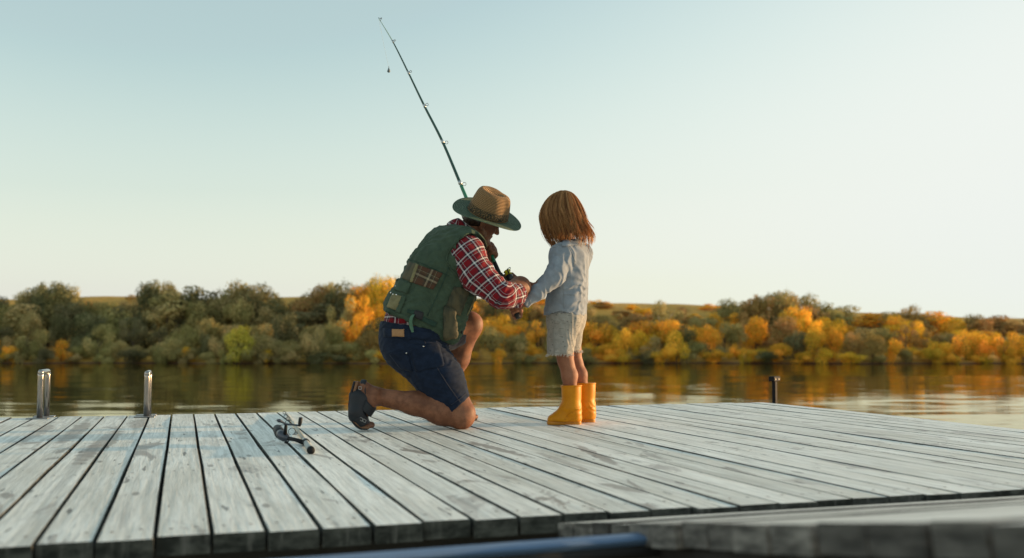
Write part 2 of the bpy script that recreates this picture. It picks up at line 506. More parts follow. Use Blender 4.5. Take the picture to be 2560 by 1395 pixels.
def gapped(px): return 215 < px < 345 or 1478 < px < 1625 or 1690 < px < 1800 or 705 < px < 745
def row(start, stop, step, fn):
    px = start
    while px < stop:
        fn(px); px += random.uniform(*step)
def plant_bank():
    U = random.uniform
    def sy(px, off): return shore_y((px - 1280) / FPX * SHORE_Y) + off
    def back(px):
        s = skyline(px)
        if gapped(px): tree(px, s + U(7, 24), U(126, 146), U(60, 90), random.choice(['round', 'shrub']), pick(px, 'back'), 'back')
        else: tree(px, s + U(-3, 5), U(118, 130), U(85, 130), random.choice(['round', 'spreading', 'round', 'tall']), pick(px, 'back'), 'back')
    row(-60, 2640, (46, 62), back)
    row(-70, 2650, (58, 80), lambda px: tree(px, skyline(px) + U(8, 26), U(116, 122), U(90, 135), random.choice(['round', 'spreading', 'round']), pick(px, 'back'), 'back'))
    row(-80, 2650, (52, 74), lambda px: tree(px, skyline(px) + U(26, 58), U(111, 116), U(80, 120), random.choice(['round', 'round', 'spreading', 'tall']), pick(px, 'middle'), 'middle'))
    row(-70, 2650, (52, 76), lambda px: tree(px, max(skyline(px) + 40, U(778, 815)), sy(px, U(4.5, 7.5)), U(72, 108), random.choice(['round', 'shrub', 'round', 'spreading']), pick(px, 'middle'), 'middle'))
    row(-70, 2650, (36, 54), lambda px: tree(px, U(812, 872), sy(px, U(.3, 2.0)), U(54, 98), random.choice(['shrub', 'shrub', 'shrub', 'round']), pick(px, 'front'), 'front'))
    row(-60, 2650, (44, 84), lambda px: tree(px, U(868, 884), sy(px, U(-.2, .25)), U(48, 84), 'shrub', pick(px, 'front'), 'front'))
    row(1180, 1860, (24, 40), lambda px: tree(px, skyline(px) + U(10, 34), U(134, 154), U(40, 72), 'shrub', random.choice(['golden', 'rust brown', 'olive green', 'golden']), 'hill'))
    row(205, 360, (24, 40), lambda px: tree(px, skyline(px) + U(10, 26), U(134, 154), U(36, 60), 'shrub', random.choice(['olive green', 'rust brown', 'dark green']), 'hill'))
    # single ones that stand out
    tree(592, 814, sy(592, .2), 92, 'round', 'yellow green', 'front')
    for x_, y_, w_ in ((668, 872, 40), (22, 864, 48), (470, 866, 44)): tree(x_, y_, sy(x_, .1), w_, 'round', 'golden', 'front')
    tree(655, 838, sy(655, .2), 80, 'round', 'grey green', 'front')
    tree(1650, 752, 109, 60, 'tall', 'grey green', 'middle', bare=True)
    tree(1955, 726, 117, 110, 'round', 'olive green', 'back')
    tree(1882, 738, 117, 85, 'spreading', 'rust brown', 'back')
    tree(400, 701, 117, 120, 'spreading', 'dark green', 'back')
    tree(610, 704, 117, 150, 'round', 'olive green', 'back')
    tree(120, 704, 117, 110, 'spreading', 'dark green', 'back')
    tree(840, 703, 117, 120, 'round', 'dark green', 'back')
    tree(955, 690, 116, 110, 'round', 'golden', 'back')
plant_bank()
def label_trees():
    groups = {}
    for t in TREES:
        px, root, kind, tone, row, bare = t
        place = min(PLACES, key=lambda p: abs(p[0] - px))[1]
        rowtxt = {'hill': 'high on the hillside', 'back': 'on the skyline', 'middle': 'mid-slope', 'front': 'at the waterline'}[row]
        noun = {'round': 'bushy tree', 'tall': 'slender tree', 'spreading': 'spreading tree', 'shrub': 'shrub'}[kind]
        if bare: noun = 'bare slender tree'
        groups.setdefault((tone, noun, rowtxt, place), []).append((px, root))
        root['group'] = {'hill': 'shrubs scattered over the far hillside', 'back': 'trees on the far bank skyline', 'middle': 'trees halfway up the far bank', 'front': 'trees and shrubs along the far waterline'}[row]
    ords = ['first', 'second', 'third', 'fourth', 'fifth', 'sixth']
    for (tone, noun, rowtxt, place), L in groups.items():
        L.sort(key=lambda q: q[0])
        for i, (px, root) in enumerate(L):
            if len(L) == 1: root['label'] = f'{tone} {noun} {rowtxt} {place}'
            elif len(L) == 2: root['label'] = f"{'left' if i == 0 else 'right'} of two {tone} {noun}s {rowtxt} {place}"
            else: root['label'] = f'{ords[i]} {tone} {noun} from left {rowtxt} {place}'
label_trees()
# ------------------------------------------------------------------ the dock
DP = np.array([-0.30840, 0.95126, 0.0])      # direction of the boards, away from the camera
DE = np.array([0.95126, 0.30840, 0.0])       # along the front edge
DO = ground(531, 1337); DO[2] = 0
UP = np.array([0, 0, 1.0])
def dk(s, t, z=0.0): return DO + DE * s + DP * t + UP * z

def mat_wood(name='weathered_wood', pale=(.90, .90, .845), dark=(.65, .65, .60), stain=(.25, .21, .18), wet=0.0, length_axis=1, stains=()):
    t = NT(name)
    sc = lambda a, b: (a, b, a) if length_axis == 1 else (b, a, a)
    grain = t.noise(t.coord('Object', sc(70, 3.0), True), 1, 5, .65, .4)
    fine = t.noise(t.coord('Object', sc(260, 9), True), 1, 3, .6, .2)
    blot = t.noise(t.coord('Object', sc(9, 1.6), True), 1, 5, .6, .3)
    st = t.noise(t.coord('Object', sc(7.5, 2.2), True), 1, 6, .6, .8)
    big = t.noise(t.coord('Object', sc(1.4, .8), True), 1, 2, .5)
    oi = t.node('ShaderNodeObjectInfo').outputs['Random']
    c = t.mix(t.ramp(grain.outputs[0], .37, .60), dark, pale)
    streak = t.noise(t.coord('Object', sc(26, .55), True), 1, 4, .6, .3)
    c = t.mix(t.ramp(streak.outputs[0], .52, .70, 0, .5), c, [x * .62 for x in dark])
    c = t.mix(t.ramp(fine.outputs[0], .56, .72, 0, .55), c, [x * .5 for x in dark])
    c = t.mix(t.ramp(blot.outputs[0], .30, .62, .5, 0), c, (.60, .57, .49))
    # damp brownish patches with their own outlines
    f = t.math('MULTIPLY', t.ramp(st.outputs[0], .560 - wet, .640 - wet), t.ramp(big.outputs[0], .42, .58, .08, .85))
    c = t.mix(f, c, stain)
    if stains:
        pos = t.node('ShaderNodeNewGeometry').outputs['Position']
        edge = t.noise(pos, 16, 5, .65).outputs[0]
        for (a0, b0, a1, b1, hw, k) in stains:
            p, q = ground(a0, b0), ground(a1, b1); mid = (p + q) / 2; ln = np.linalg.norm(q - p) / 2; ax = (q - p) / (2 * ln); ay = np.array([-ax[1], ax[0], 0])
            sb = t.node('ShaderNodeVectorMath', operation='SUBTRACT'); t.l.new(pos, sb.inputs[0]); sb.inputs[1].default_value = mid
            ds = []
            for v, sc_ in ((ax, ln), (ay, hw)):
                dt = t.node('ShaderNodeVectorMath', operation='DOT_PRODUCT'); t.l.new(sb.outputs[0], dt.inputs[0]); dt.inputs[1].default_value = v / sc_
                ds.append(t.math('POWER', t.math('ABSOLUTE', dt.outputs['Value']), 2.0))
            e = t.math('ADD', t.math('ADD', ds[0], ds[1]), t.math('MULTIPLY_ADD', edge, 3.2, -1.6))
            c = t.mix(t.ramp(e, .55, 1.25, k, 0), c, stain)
    # short dark checks along the grain and a few knots
    ck = t.noise(t.coord('Object', sc(48, 5.5), True), 1, 2, .4)
    c = t.mix(t.ramp(ck.outputs[0], .70, .735, 0, .75), c, (.075, .07, .068))
    vo = t.node('ShaderNodeTexVoronoi', voronoi_dimensions='3D'); t.l.new(t.coord('Object', sc(9, 2.6), True), vo.inputs['Vector'])
    vo.inputs['Scale'].default_value = 1.0
    c = t.mix(t.ramp(vo.outputs['Distance'], .06, .12, .65, 0), c, (.12, .10, .085))
    br = t.node('ShaderNodeBrightContrast'); t.l.new(c, br.inputs[0])
    t.l.new(t.math('MULTIPLY_ADD', oi, .15, -.07), br.inputs[1])
    t.base(br.outputs[0], .62, 0, .5)
    t.set(t.p.inputs['Roughness'], t.math('MULTIPLY_ADD', f, -.18, .56))
    h = t.math('ADD', grain.outputs[0], t.math('MULTIPLY', fine.outputs[0], .5))
    t.bump(h, .45, .004)
    return t.m
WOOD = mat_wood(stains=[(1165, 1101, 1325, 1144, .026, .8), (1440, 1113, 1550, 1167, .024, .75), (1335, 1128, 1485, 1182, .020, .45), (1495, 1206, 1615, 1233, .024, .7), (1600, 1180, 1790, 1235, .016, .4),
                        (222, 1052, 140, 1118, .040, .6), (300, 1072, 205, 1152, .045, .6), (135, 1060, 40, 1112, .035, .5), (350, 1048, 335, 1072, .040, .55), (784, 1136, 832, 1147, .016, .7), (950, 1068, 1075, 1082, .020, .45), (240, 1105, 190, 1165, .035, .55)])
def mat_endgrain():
    t = NT('stained_ends_gap_shade')
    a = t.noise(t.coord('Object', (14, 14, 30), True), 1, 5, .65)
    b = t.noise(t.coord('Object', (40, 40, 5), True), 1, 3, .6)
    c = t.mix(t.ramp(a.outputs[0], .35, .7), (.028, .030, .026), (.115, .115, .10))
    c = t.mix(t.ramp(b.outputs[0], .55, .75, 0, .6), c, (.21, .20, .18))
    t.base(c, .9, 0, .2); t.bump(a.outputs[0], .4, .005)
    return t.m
ENDS = mat_endgrain()
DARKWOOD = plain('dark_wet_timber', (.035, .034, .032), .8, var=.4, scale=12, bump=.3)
STEEL = NT('brushed_steel').base((.40, .36, .33), .22, 1.0).m
GALV = plain('galvanised_plate', (.30, .30, .30), .45, 1.0, var=.25, scale=60)

def plank(parent, o, ex, ey, ez, w, l, h, seed, topmat, endmat, name='plank'):
    """a sawn board: o = centre of its near end's top edge; length along ey. worn edges, slight cup and wander"""
    r = np.random.default_rng(seed)
    n = 7
    ts = np.linspace(0, l, n)
    prof = [(-w / 2, -h), (-w / 2, -.004), (-w / 2 + .003, 0), (w / 2 - .003, 0), (w / 2, -.004), (w / 2, -h)]
    V, F, ends = [], [], []
    wob = r.normal(0, .0011, n); wz = r.normal(0, .0008, n); tw = r.normal(0, .008)
    for k, tt in enumerate(ts):
        for (x, z) in prof:
            V.append((x + wob[k] * (1 if x > 0 else -.6), tt, z + wz[k] + tw * x * (tt / l - .5)))
    m = len(prof)
    for k in range(n - 1):
        for j in range(m):
            j2 = (j + 1) % m
            F.append((k * m + j, k * m + m + j, k * m + m + j2, k * m + j2))
    F.append(tuple(range(m))); F.append(tuple(range(n * m - 1, (n - 1) * m - 1, -1)))
    me = bpy.data.meshes.new(name); me.from_pydata(V, [], F)
    me.materials.append(topmat); me.materials.append(endmat)
    for q in me.polygons:
        if q.index % m in (0, 1, 3, 4, 5) or q.index >= (n - 1) * m: q.material_index = 1  # sides and chamfers take the dark end colour, painting shade into the gaps
    me.update()
    ob = bpy.data.objects.new(name, me); COL.objects.link(ob)
    M = Matrix(((ex[0], ey[0], ez[0], o[0]), (ex[1], ey[1], ez[1], o[1]), (ex[2], ey[2], ez[2], o[2]), (0, 0, 0, 1)))
    ob.matrix_world = M
    ob.parent = parent
    ob.matrix_parent_inverse = Matrix.Translation(-world_loc(parent))
    return ob

DECK_L = 3.835
dock = thing('dock', 'grey weathered plank dock the man and girl are on', 'dock', dk(1.2, 1.9))
joints = [k * .1185 for k in range(-17, 0)] + [0.0]
s = 0.0
W_R = random.Random(3)
right = []
while s < 3.66:
    s += .1165 + W_R.uniform(-.003, .003) + (.0012 if s < 1.4 else 0)
    right.append(s)
joints += right
for i in range(len(joints) - 1):
    a, b = joints[i], joints[i + 1]
    g = .0056 if a < .9 else .0032
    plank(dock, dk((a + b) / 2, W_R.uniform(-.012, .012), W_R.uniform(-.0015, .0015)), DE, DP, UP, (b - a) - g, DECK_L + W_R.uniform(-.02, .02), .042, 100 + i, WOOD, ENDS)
S0, S1 = joints[0], joints[-1]
def beam(name, parent, p0, p1, hw, hz, mat):
    p0, p1 = np.asarray(p0), np.asarray(p1)
    ax = (p1 - p0); L = np.linalg.norm(ax); ax = ax / L
    ay = np.cross(UP, ax); ay /= np.linalg.norm(ay)
    V, F = box_vf((p0 + p1) / 2, ax, ay, np.cross(ax, ay), L / 2, hw, hz, .006)
    return mesh(name, V, F, mat, parent, loc=(p0 + p1) / 2)
for tt in (.16, 1.15, 2.2, 3.2, 3.72):
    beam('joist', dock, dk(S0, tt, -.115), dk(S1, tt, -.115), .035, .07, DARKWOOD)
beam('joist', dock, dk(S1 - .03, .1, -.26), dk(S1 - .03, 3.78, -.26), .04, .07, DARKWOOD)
for ss in (S0 + .3, -.4, 1.1, 2.4, S1 - .25):
    for tt in (.5, 3.4):
        V, F = tube_vf([dk(ss, tt, -.2), dk(ss, tt, WZ - 2.0)], .09, 12)
        mesh('pile', V, F, DARKWOOD, dock, smooth=True, loc=dk(ss, tt, -1))
for k in range(9):                                   # added unseen boards under the joists that keep the plank gaps dark
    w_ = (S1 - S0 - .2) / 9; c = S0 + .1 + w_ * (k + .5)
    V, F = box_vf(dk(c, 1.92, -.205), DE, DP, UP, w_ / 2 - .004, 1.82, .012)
    mesh('gap_shade_board', V, F, DARKWOOD, dock, loc=dk(c, 1.92, -.205))
# screw heads over the joists, one dark dot pair per board and joist line: joined, far too small to pick apart
P = []
for i in range(len(joints) - 1):
    a, b = joints[i], joints[i + 1]
    for tt in (.10, 1.15, 2.2, 3.2, 3.74):
        for f in (.25, .75):
            c = dk(a + (b - a) * f + W_R.uniform(-.006, .006), tt + W_R.uniform(-.012, .012), .0006)
            P.append(([c + .0052 * (math.cos(q) * DE + math.sin(q) * DP) + UP * .0012 for q in np.arange(6) * 1.047], [tuple(range(6))]))
V, F = join_vf(P)
scr = mesh('screw_heads', V, F, plain('rusty_screws', (.05, .04, .035), .6), dock, loc=dk(1, 2)); scr['kind'] = 'stuff'

# ------------------------------------------------------------------ steel loop rails at the far edge
def loop_rail(name, label, px_near, px_far, y, gapvec, h):
    b = ground(*px_near); b[2] = 0
    root = thing(name, label, 'handrail', b, 'steel rails at the far dock edge')
    r = .0157
    c0 = b; c1 = b + gapvec
    pts0 = [c0 + UP * .004, c0 + UP * (h - .012), c0 + UP * (h - .002) + gapvec * .02]
    V, F = tube_vf([c0 + UP * .004, c0 + UP * (h - .03), c0 + UP * (h - .012)], [r, r, r], 20)
    mesh('post', V, F, STEEL, root, smooth=True, loc=c0)
    V, F = tube_vf([c1 + UP * .004, c1 + UP * (h - .03), c1 + UP * (h - .012)], [r, r, r], 20)
    mesh('post', V, F, STEEL, root, smooth=True, loc=c1)
    u = gapvec / np.linalg.norm(gapvec)
    ln = np.linalg.norm(gapvec)
    q = [c0 + UP * (h - .012) - u * r * 1.0] + [c0 + UP * (h - .012) + u * (ln * k) for k in (0.0, .5, 1.0)] + [c1 + UP * (h - .012) + u * r * 1.0]
    V, F = tube_vf(q, [r * .8, r, r, r, r * .8], 20)
    mesh('top_bar', V, F, STEEL, root, smooth=True, loc=c0 + UP * h)
    for k, c in enumerate((c0, c1)):
        V, F = box_vf(c + UP * .003 - DE * .01, DE, DP, UP, .055, .035, .003, .002)
        mesh('base_plate', V, F, GALV, root, loc=c)
    return root
loop_rail('handrail', 'looped steel rail with an open slot, left one at the far dock edge', (99, 1047), None, 0, np.array([-.027, .14, 0]), .262)
loop_rail('handrail', 'slim steel rail seen almost edge on, right of the looped one', (366, 1043), None, 0, np.array([-.036, .13, 0]), .252)

# black T shaped post at the far corner
def corner_post():
    b = dk(3.66, 3.86)
    b = at(1937, 1003, 7.12); b[2] = 0
    root = thing('mooring_post', 'black square post with a short crossbar at the far dock corner', 'post', b)
    blk = plain('black_painted_steel', (.012, .011, .012), .7, var=.3, spec=.2)
    ax = np.array([math.cos(.75), math.sin(.75), 0]); ay = np.array([-ax[1], ax[0], 0])
    V, F = box_vf(b + UP * .0, ax, ay, UP, .0135, .0135, .145, .002)
    mesh('upright', V, F, blk, root, loc=b)
    V, F = box_vf(b + UP * .157, ax, ay, UP, .040, .022, .0175, .003)
    mesh('crossbar', V, F, blk, root, loc=b + UP * .16)
    for k in (-.025, .016):
        c = b + UP * .155 - ay * .024 + ax * k
        V, F = tube_vf([c + ay * .004, c - ay * .003], .004, 8)
        mesh('bolt', V, F, STEEL, root, loc=c)
corner_post()

# ------------------------------------------------------------------ gangway rising from the dock's front edge towards the right foreground
def gangway():
    slope = math.radians(9.6)
    gd = -DP * math.cos(slope) + UP * math.sin(slope)       # up the ramp, towards the camera
    gn = np.cross(DE, gd); gn = gn if gn[2] > 0 else -gn
    o = dk(.785, -.032, -.013)
    root = thing('gangway', 'blurred plank gangway sloping up from the dock front at lower right', 'gangway', o)
    pal = mat_wood('pale_gangway_boards', (.84, .81, .74), (.66, .64, .58), (.2, .17, .14))
    t = NT('gangway_board_ends')
    n1 = t.noise(t.coord('Object', (9, 9, 40), True), 1, 4, .6); rd_ = t.node('ShaderNodeObjectInfo').outputs['Random']
    c = t.mix(t.ramp(n1.outputs[0], .3, .7), (.08, .076, .070), (.38, .355, .32))
    c = t.mix(t.math('MULTIPLY', rd_, .8), c, (.035, .033, .032))
    t.base(c, .9, 0, .2); t.bump(n1.outputs[0], .4, .005); side = t.m
    W = 1.9
    pos, i = 0.0, 0
    rr = random.Random(5)
    while pos < 2.1:
        w = .105 + rr.uniform(-.012, .012)
        c = o + gd * (pos + w / 2)
        plank(root, c + DE * rr.uniform(-.008, .004) + gn * rr.uniform(-.002, .002), -gd, DE, gn, w - .009, W, .044, 300 + i, pal, side)
        pos += w; i += 1
    beam('stringer', root, o + DE * .06 - gn * .075, o + DE * .06 + gd * 2.1 - gn * .075, .03, .03, DARKWOOD)
    beam('stringer', root, o + DE * (W - .1) - gn * .075, o + DE * (W - .1) + gd * 2.1 - gn * .075, .03, .03, DARKWOOD)
    return root
gangway()

# blue grey bar with a rounded end, low in front of the deck edge
def low_bar():
    p0, p1 = at(820, 1404, 1.72), at(1690, 1338, 2.02)
    d = (p1 - p0); L = np.linalg.norm(d); d /= L
    root = thing('metal_bar', 'blurred blue topped bar with a rounded end below the deck front', 'bar', p0)
    blue = plain('blue_grey_enamel', (.10, .175, .31), .5, var=.12, scale=20)
    blk = plain('matt_black', (.016, .016, .018), .7)
    q = np.cross(UP, d); q /= np.linalg.norm(q)
    V, F = [], []
    n = 26
    p0 = p0 - d * .8; L += .8
    prof = lambda w, h: [(-w, 0), (-w * .8, h), (w * .8, h), (w, 0), (w * .7, -h * 1.5), (-w * .7, -h * 1.5)]
    for k in range(n):
        u = k / (n - 1); e = max(0, (u * L - (L - .05)) / .05)
        c = p0 + d * (u * L) - UP * .014 * e * e
        s_ = math.sqrt(max(.02, 1 - e ** 2.4))
        for (x, z) in prof(.023 * s_, .0055 * s_ + .001): V.append(c + q * x + UP * z)
    for k in range(n - 1):
        for j in range(6): F.append((k * 6 + j, k * 6 + (j + 1) % 6, k * 6 + 6 + (j + 1) % 6, k * 6 + 6 + j))
    F.append(tuple(range(5, -1, -1))); F.append(tuple(range((n - 1) * 6, n * 6)))
    mesh('top_rail', V, F, blue, root, loc=p0)
    V, F = tube_vf([p0 - UP * .022, p1 - UP * .022, p1 + d * .06 - UP * .016], [.018, .017, .009], 10)  # dark tube along the underside of the bar
    mesh('dark_underside', V, F, blk, root, smooth=True, loc=p0)
    p2 = at(1742, 1341, 2.04)
    V, F = tube_vf([p1 - UP * .012, p2], .006, 8)
    mesh('rod', V, F, blk, root, smooth=True, loc=p1)
    V, F = box_vf(p2 - UP * .2, DE, DP, UP, .015, .012, .222, .003)
    mesh('bracket', V, F, blk, root, loc=p2)
low_bar()
# ------------------------------------------------------------------ body and cloth toolkit: blended volumes turned into one continuous skin
def vnoise(P, seed=0):
    P = np.asarray(P, np.float32)
    i = np.floor(P).astype(np.int64); f = (P - i).astype(np.float32); f = f * f * (3 - 2 * f)
    def hsh(a, b, c):
        n = (a * 73856093) ^ (b * 19349663) ^ (c * 83492791) ^ (seed * 2654435761)
        n = (n ^ (n >> 13)) * 1274126177
        return ((n ^ (n >> 16)) & 0xffff).astype(np.float32) / 65535.0
    x, y, z = i[:, 0], i[:, 1], i[:, 2]; u, v, w = f[:, 0], f[:, 1], f[:, 2]
    L = lambda a, b, t: a + (b - a) * t
    return L(L(L(hsh(x, y, z), hsh(x + 1, y, z), u), L(hsh(x, y + 1, z), hsh(x + 1, y + 1, z), u), v),
             L(L(hsh(x, y, z + 1), hsh(x + 1, y, z + 1), u), L(hsh(x, y + 1, z + 1), hsh(x + 1, y + 1, z + 1), u), v), w) - .5

def cone(a, b, ra, rb, k=.03, squash=None):
    """tapering limb from a to b; squash = (direction, factor) flattens the section"""
    return dict(t='cone', a=np.asarray(a, float), b=np.asarray(b, float), ra=ra, rb=rb, k=k, sq=squash)
def ball(c, r, k=.03, axes=None, rad=None):
    return dict(t='ell', c=np.asarray(c, float), rad=np.asarray(rad if rad is not None else (r, r, r), float),
                A=np.asarray(axes, float) if axes is not None else np.eye(3), k=k)
def prim_bounds(p, inf):
    if p['t'] == 'cone':
        m = max(p['ra'], p['rb']) + inf + p['k']
        if p['sq'] is not None: m *= max(1, p['sq'][1])
        return np.minimum(p['a'], p['b']) - m, np.maximum(p['a'], p['b']) + m
    m = p['rad'].max() + inf + p['k']
    return p['c'] - m, p['c'] + m
def prim_eval(p, X, inf):
    if p['t'] == 'cone':
        a, b = p['a'], p['b']; ab = b - a
        Q = X - a
        t = np.clip((Q @ ab) / max(1e-9, ab @ ab), 0, 1)
        D = Q - t[..., None] * ab
        if p['sq'] is not None:
            n, f = p['sq']; n = np.asarray(n, float) / np.linalg.norm(n)
            D = D + ((D @ n) * (1.0 / f - 1.0))[..., None] * n
        return np.sqrt((D * D).sum(-1)) - (p['ra'] + (p['rb'] - p['ra']) * t) - inf
    Q = (X - p['c']) @ p['A'].T
    r = p['rad'] + inf
    k0 = np.sqrt(((Q / r) ** 2).sum(-1)); k1 = np.sqrt(((Q / r ** 2) ** 2).sum(-1)) + 1e-9
    return k0 * (k0 - 1) / k1
class Field:
    def __init__(self, prims, h, inflate=0.0, pad=.02, blend=1.0):
        self.h = h
        B = [prim_bounds(p, inflate) for p in prims]
        lo = np.min([b[0] for b in B], 0) - pad; hi = np.max([b[1] for b in B], 0) + pad
        self.lo = lo; self.n = np.ceil((hi - lo) / h).astype(int) + 1
        self.ax = [lo[i] + h * np.arange(self.n[i]) for i in range(3)]
        self.D = np.full(self.n, .5, np.float32)
        for p in prims: self.add(p, inflate, blend)
    def window(self, lo, hi):
        i0 = np.clip(np.floor((lo - self.lo) / self.h).astype(int) - 1, 0, self.n - 1)
        i1 = np.clip(np.ceil((hi - self.lo) / self.h).astype(int) + 2, 1, self.n)
        return i0, i1
    def grid(self, i0, i1):
        return np.stack(np.meshgrid(*[self.ax[i][i0[i]:i1[i]] for i in range(3)], indexing='ij'), -1)
    def add(self, p, inflate=0.0, blend=1.0):
        lo, hi = prim_bounds(p, inflate); i0, i1 = self.window(lo, hi)
        if (i1 <= i0).any(): return
        X = self.grid(i0, i1)
        d = prim_eval(p, X, inflate).astype(np.float32)
        s = tuple(slice(i0[i], i1[i]) for i in range(3))
        a = self.D[s]; k = max(1e-4, p['k'] * blend)
        hh = np.maximum(k - np.abs(a - d), 0) / k
        self.D[s] = np.minimum(a, d) - hh * hh * k * .25
    def cut(self, p, inflate=0.0, k=.006):
        """carve a volume away"""
        lo, hi = prim_bounds(p, inflate + .02); i0, i1 = self.window(lo, hi)
        if (i1 <= i0).any(): return
        d = -prim_eval(p, self.grid(i0, i1), inflate).astype(np.float32)
        s = tuple(slice(i0[i], i1[i]) for i in range(3))
        a = self.D[s]; hh = np.maximum(k - np.abs(a - d), 0) / k
        self.D[s] = np.maximum(a, d) + hh * hh * k * .25
    def plane(self, point, normal, wave=0.0, seed=0):
        """keep the side the normal points away from"""
        n = np.asarray(normal, float) / np.linalg.norm(normal)
        X = self.grid(np.zeros(3, int), self.n)
        d = ((X - np.asarray(point)) @ n).astype(np.float32)
        if wave: d = d + wave * vnoise(X.reshape(-1, 3) * 35, seed).reshape(d.shape)
        self.D = np.maximum(self.D, d)
    def warp(self, fn):
        """add a displacement near the surface"""
        m = np.abs(self.D) < max(.03, 5 * self.h)
        I = np.argwhere(m)
        self.D[m] += fn(self.lo + I * self.h).astype(np.float32)
    def skin(self):
        D, h = self.D, self.h
        S = D < 0
        nx, ny, nz = D.shape
        c = S[:-1, :-1, :-1].astype(np.int8)
        tot = np.zeros((nx - 1, ny - 1, nz - 1), np.int8)
        offs = [(i, j, k) for i in (0, 1) for j in (0, 1) for k in (0, 1)]
        for (i, j, k) in offs: tot += S[i:nx - 1 + i, j:ny - 1 + j, k:nz - 1 + k]
        act = (tot > 0) & (tot < 8)
        C = np.argwhere(act)
        idx = np.full(act.shape, -1, np.int32); idx[act] = np.arange(len(C))
        val = {o: D[C[:, 0] + o[0], C[:, 1] + o[1], C[:, 2] + o[2]] for o in offs}
        acc = np.zeros((len(C), 3)); cnt = np.zeros(len(C))
        for a in offs:
            for ax in range(3):
                if a[ax] == 1: continue
                b = tuple(1 if q == ax else a[q] for q in range(3))
                va, vb = val[a], val[b]
                m = (va < 0) != (vb < 0)
                t = np.where(m, va / np.where(m, va - vb, 1), 0)
                p = np.tile(np.array(a, float), (len(C), 1)); p[:, ax] += t
                acc[m] += p[m]; cnt[m] += 1
        V = self.lo + (C + acc / cnt[:, None]) * h
        Q = []
        for ax in range(3):
            b1, b2 = [(1, 2), (2, 0), (0, 1)][ax]
            sl0 = [slice(None)] * 3; sl1 = [slice(None)] * 3
            sl0[ax] = slice(0, -1); sl1[ax] = slice(1, None)
            A, B = S[tuple(sl0)], S[tuple(sl1)]
            E = np.argwhere(A != B)
            E = E[(E[:, b1] > 0) & (E[:, b2] > 0) & (E[:, b1] < D.shape[b1] - 1) & (E[:, b2] < D.shape[b2] - 1)]
            fl = A[E[:, 0], E[:, 1], E[:, 2]]
            def cell(d1, d2):
                e = E.copy(); e[:, b1] -= d1; e[:, b2] -= d2
                return idx[e[:, 0], e[:, 1], e[:, 2]]
            q = np.stack([cell(1, 1), cell(0, 1), cell(0, 0), cell(1, 0)], 1)
            q[~fl] = q[~fl][:, ::-1]
            Q.append(q)
        Q = np.concatenate(Q)
        Q = Q[(Q >= 0).all(1)]
        return V, Q
def relax(V, Q, it=2, lam=.5):
    """light smoothing of a quad skin"""
    E = np.concatenate([Q[:, [0, 1]], Q[:, [1, 2]], Q[:, [2, 3]], Q[:, [3, 0]]])
    deg = np.bincount(E[:, 0], minlength=len(V)) + np.bincount(E[:, 1], minlength=len(V))
    for _ in range(it):
        S = np.zeros_like(V)
        for c in range(3):
            S[:, c] = np.bincount(E[:, 0], V[E[:, 1], c], len(V)) + np.bincount(E[:, 1], V[E[:, 0], c], len(V))
        V = V + lam * (S / np.maximum(1, deg)[:, None] - V)
    return V
def vert_normals(V, Q):
    a = np.cross(V[Q[:, 2]] - V[Q[:, 0]], V[Q[:, 3]] - V[Q[:, 1]])
    N = np.zeros_like(V)
    for j in range(4):
        for c in range(3): N[:, c] += np.bincount(Q[:, j], a[:, c], len(V))
    return N / (np.linalg.norm(N, axis=1)[:, None] + 1e-12)
SKINS = {}
def skin_obj(name, field, mat, parent, loc, it=2, attr=None, key=None):
    V, Q = field.skin()
    V = relax(V, Q, it)
    L = np.asarray(loc, float)
    o = mesh_np(name, V - L, Q, mat)
    o.location = L
    if attr is not None:
        A = attr(V).astype(np.float32)
        at_ = o.data.attributes.new('weave', 'FLOAT_VECTOR', 'POINT'); at_.data.foreach_set('vector', A.ravel())
    attach(o, parent)
    SKINS[key or name] = (V, Q)
    return o
def bvh_of(*keys):
    Vs, Fs, n = [], [], 0
    for k in keys:
        V, Q = SKINS[k]; Vs += [tuple(v) for v in V]; Fs += [tuple(int(i) + n for i in q) for q in Q]; n += len(V)
    return BVHTree.FromPolygons(Vs, Fs)
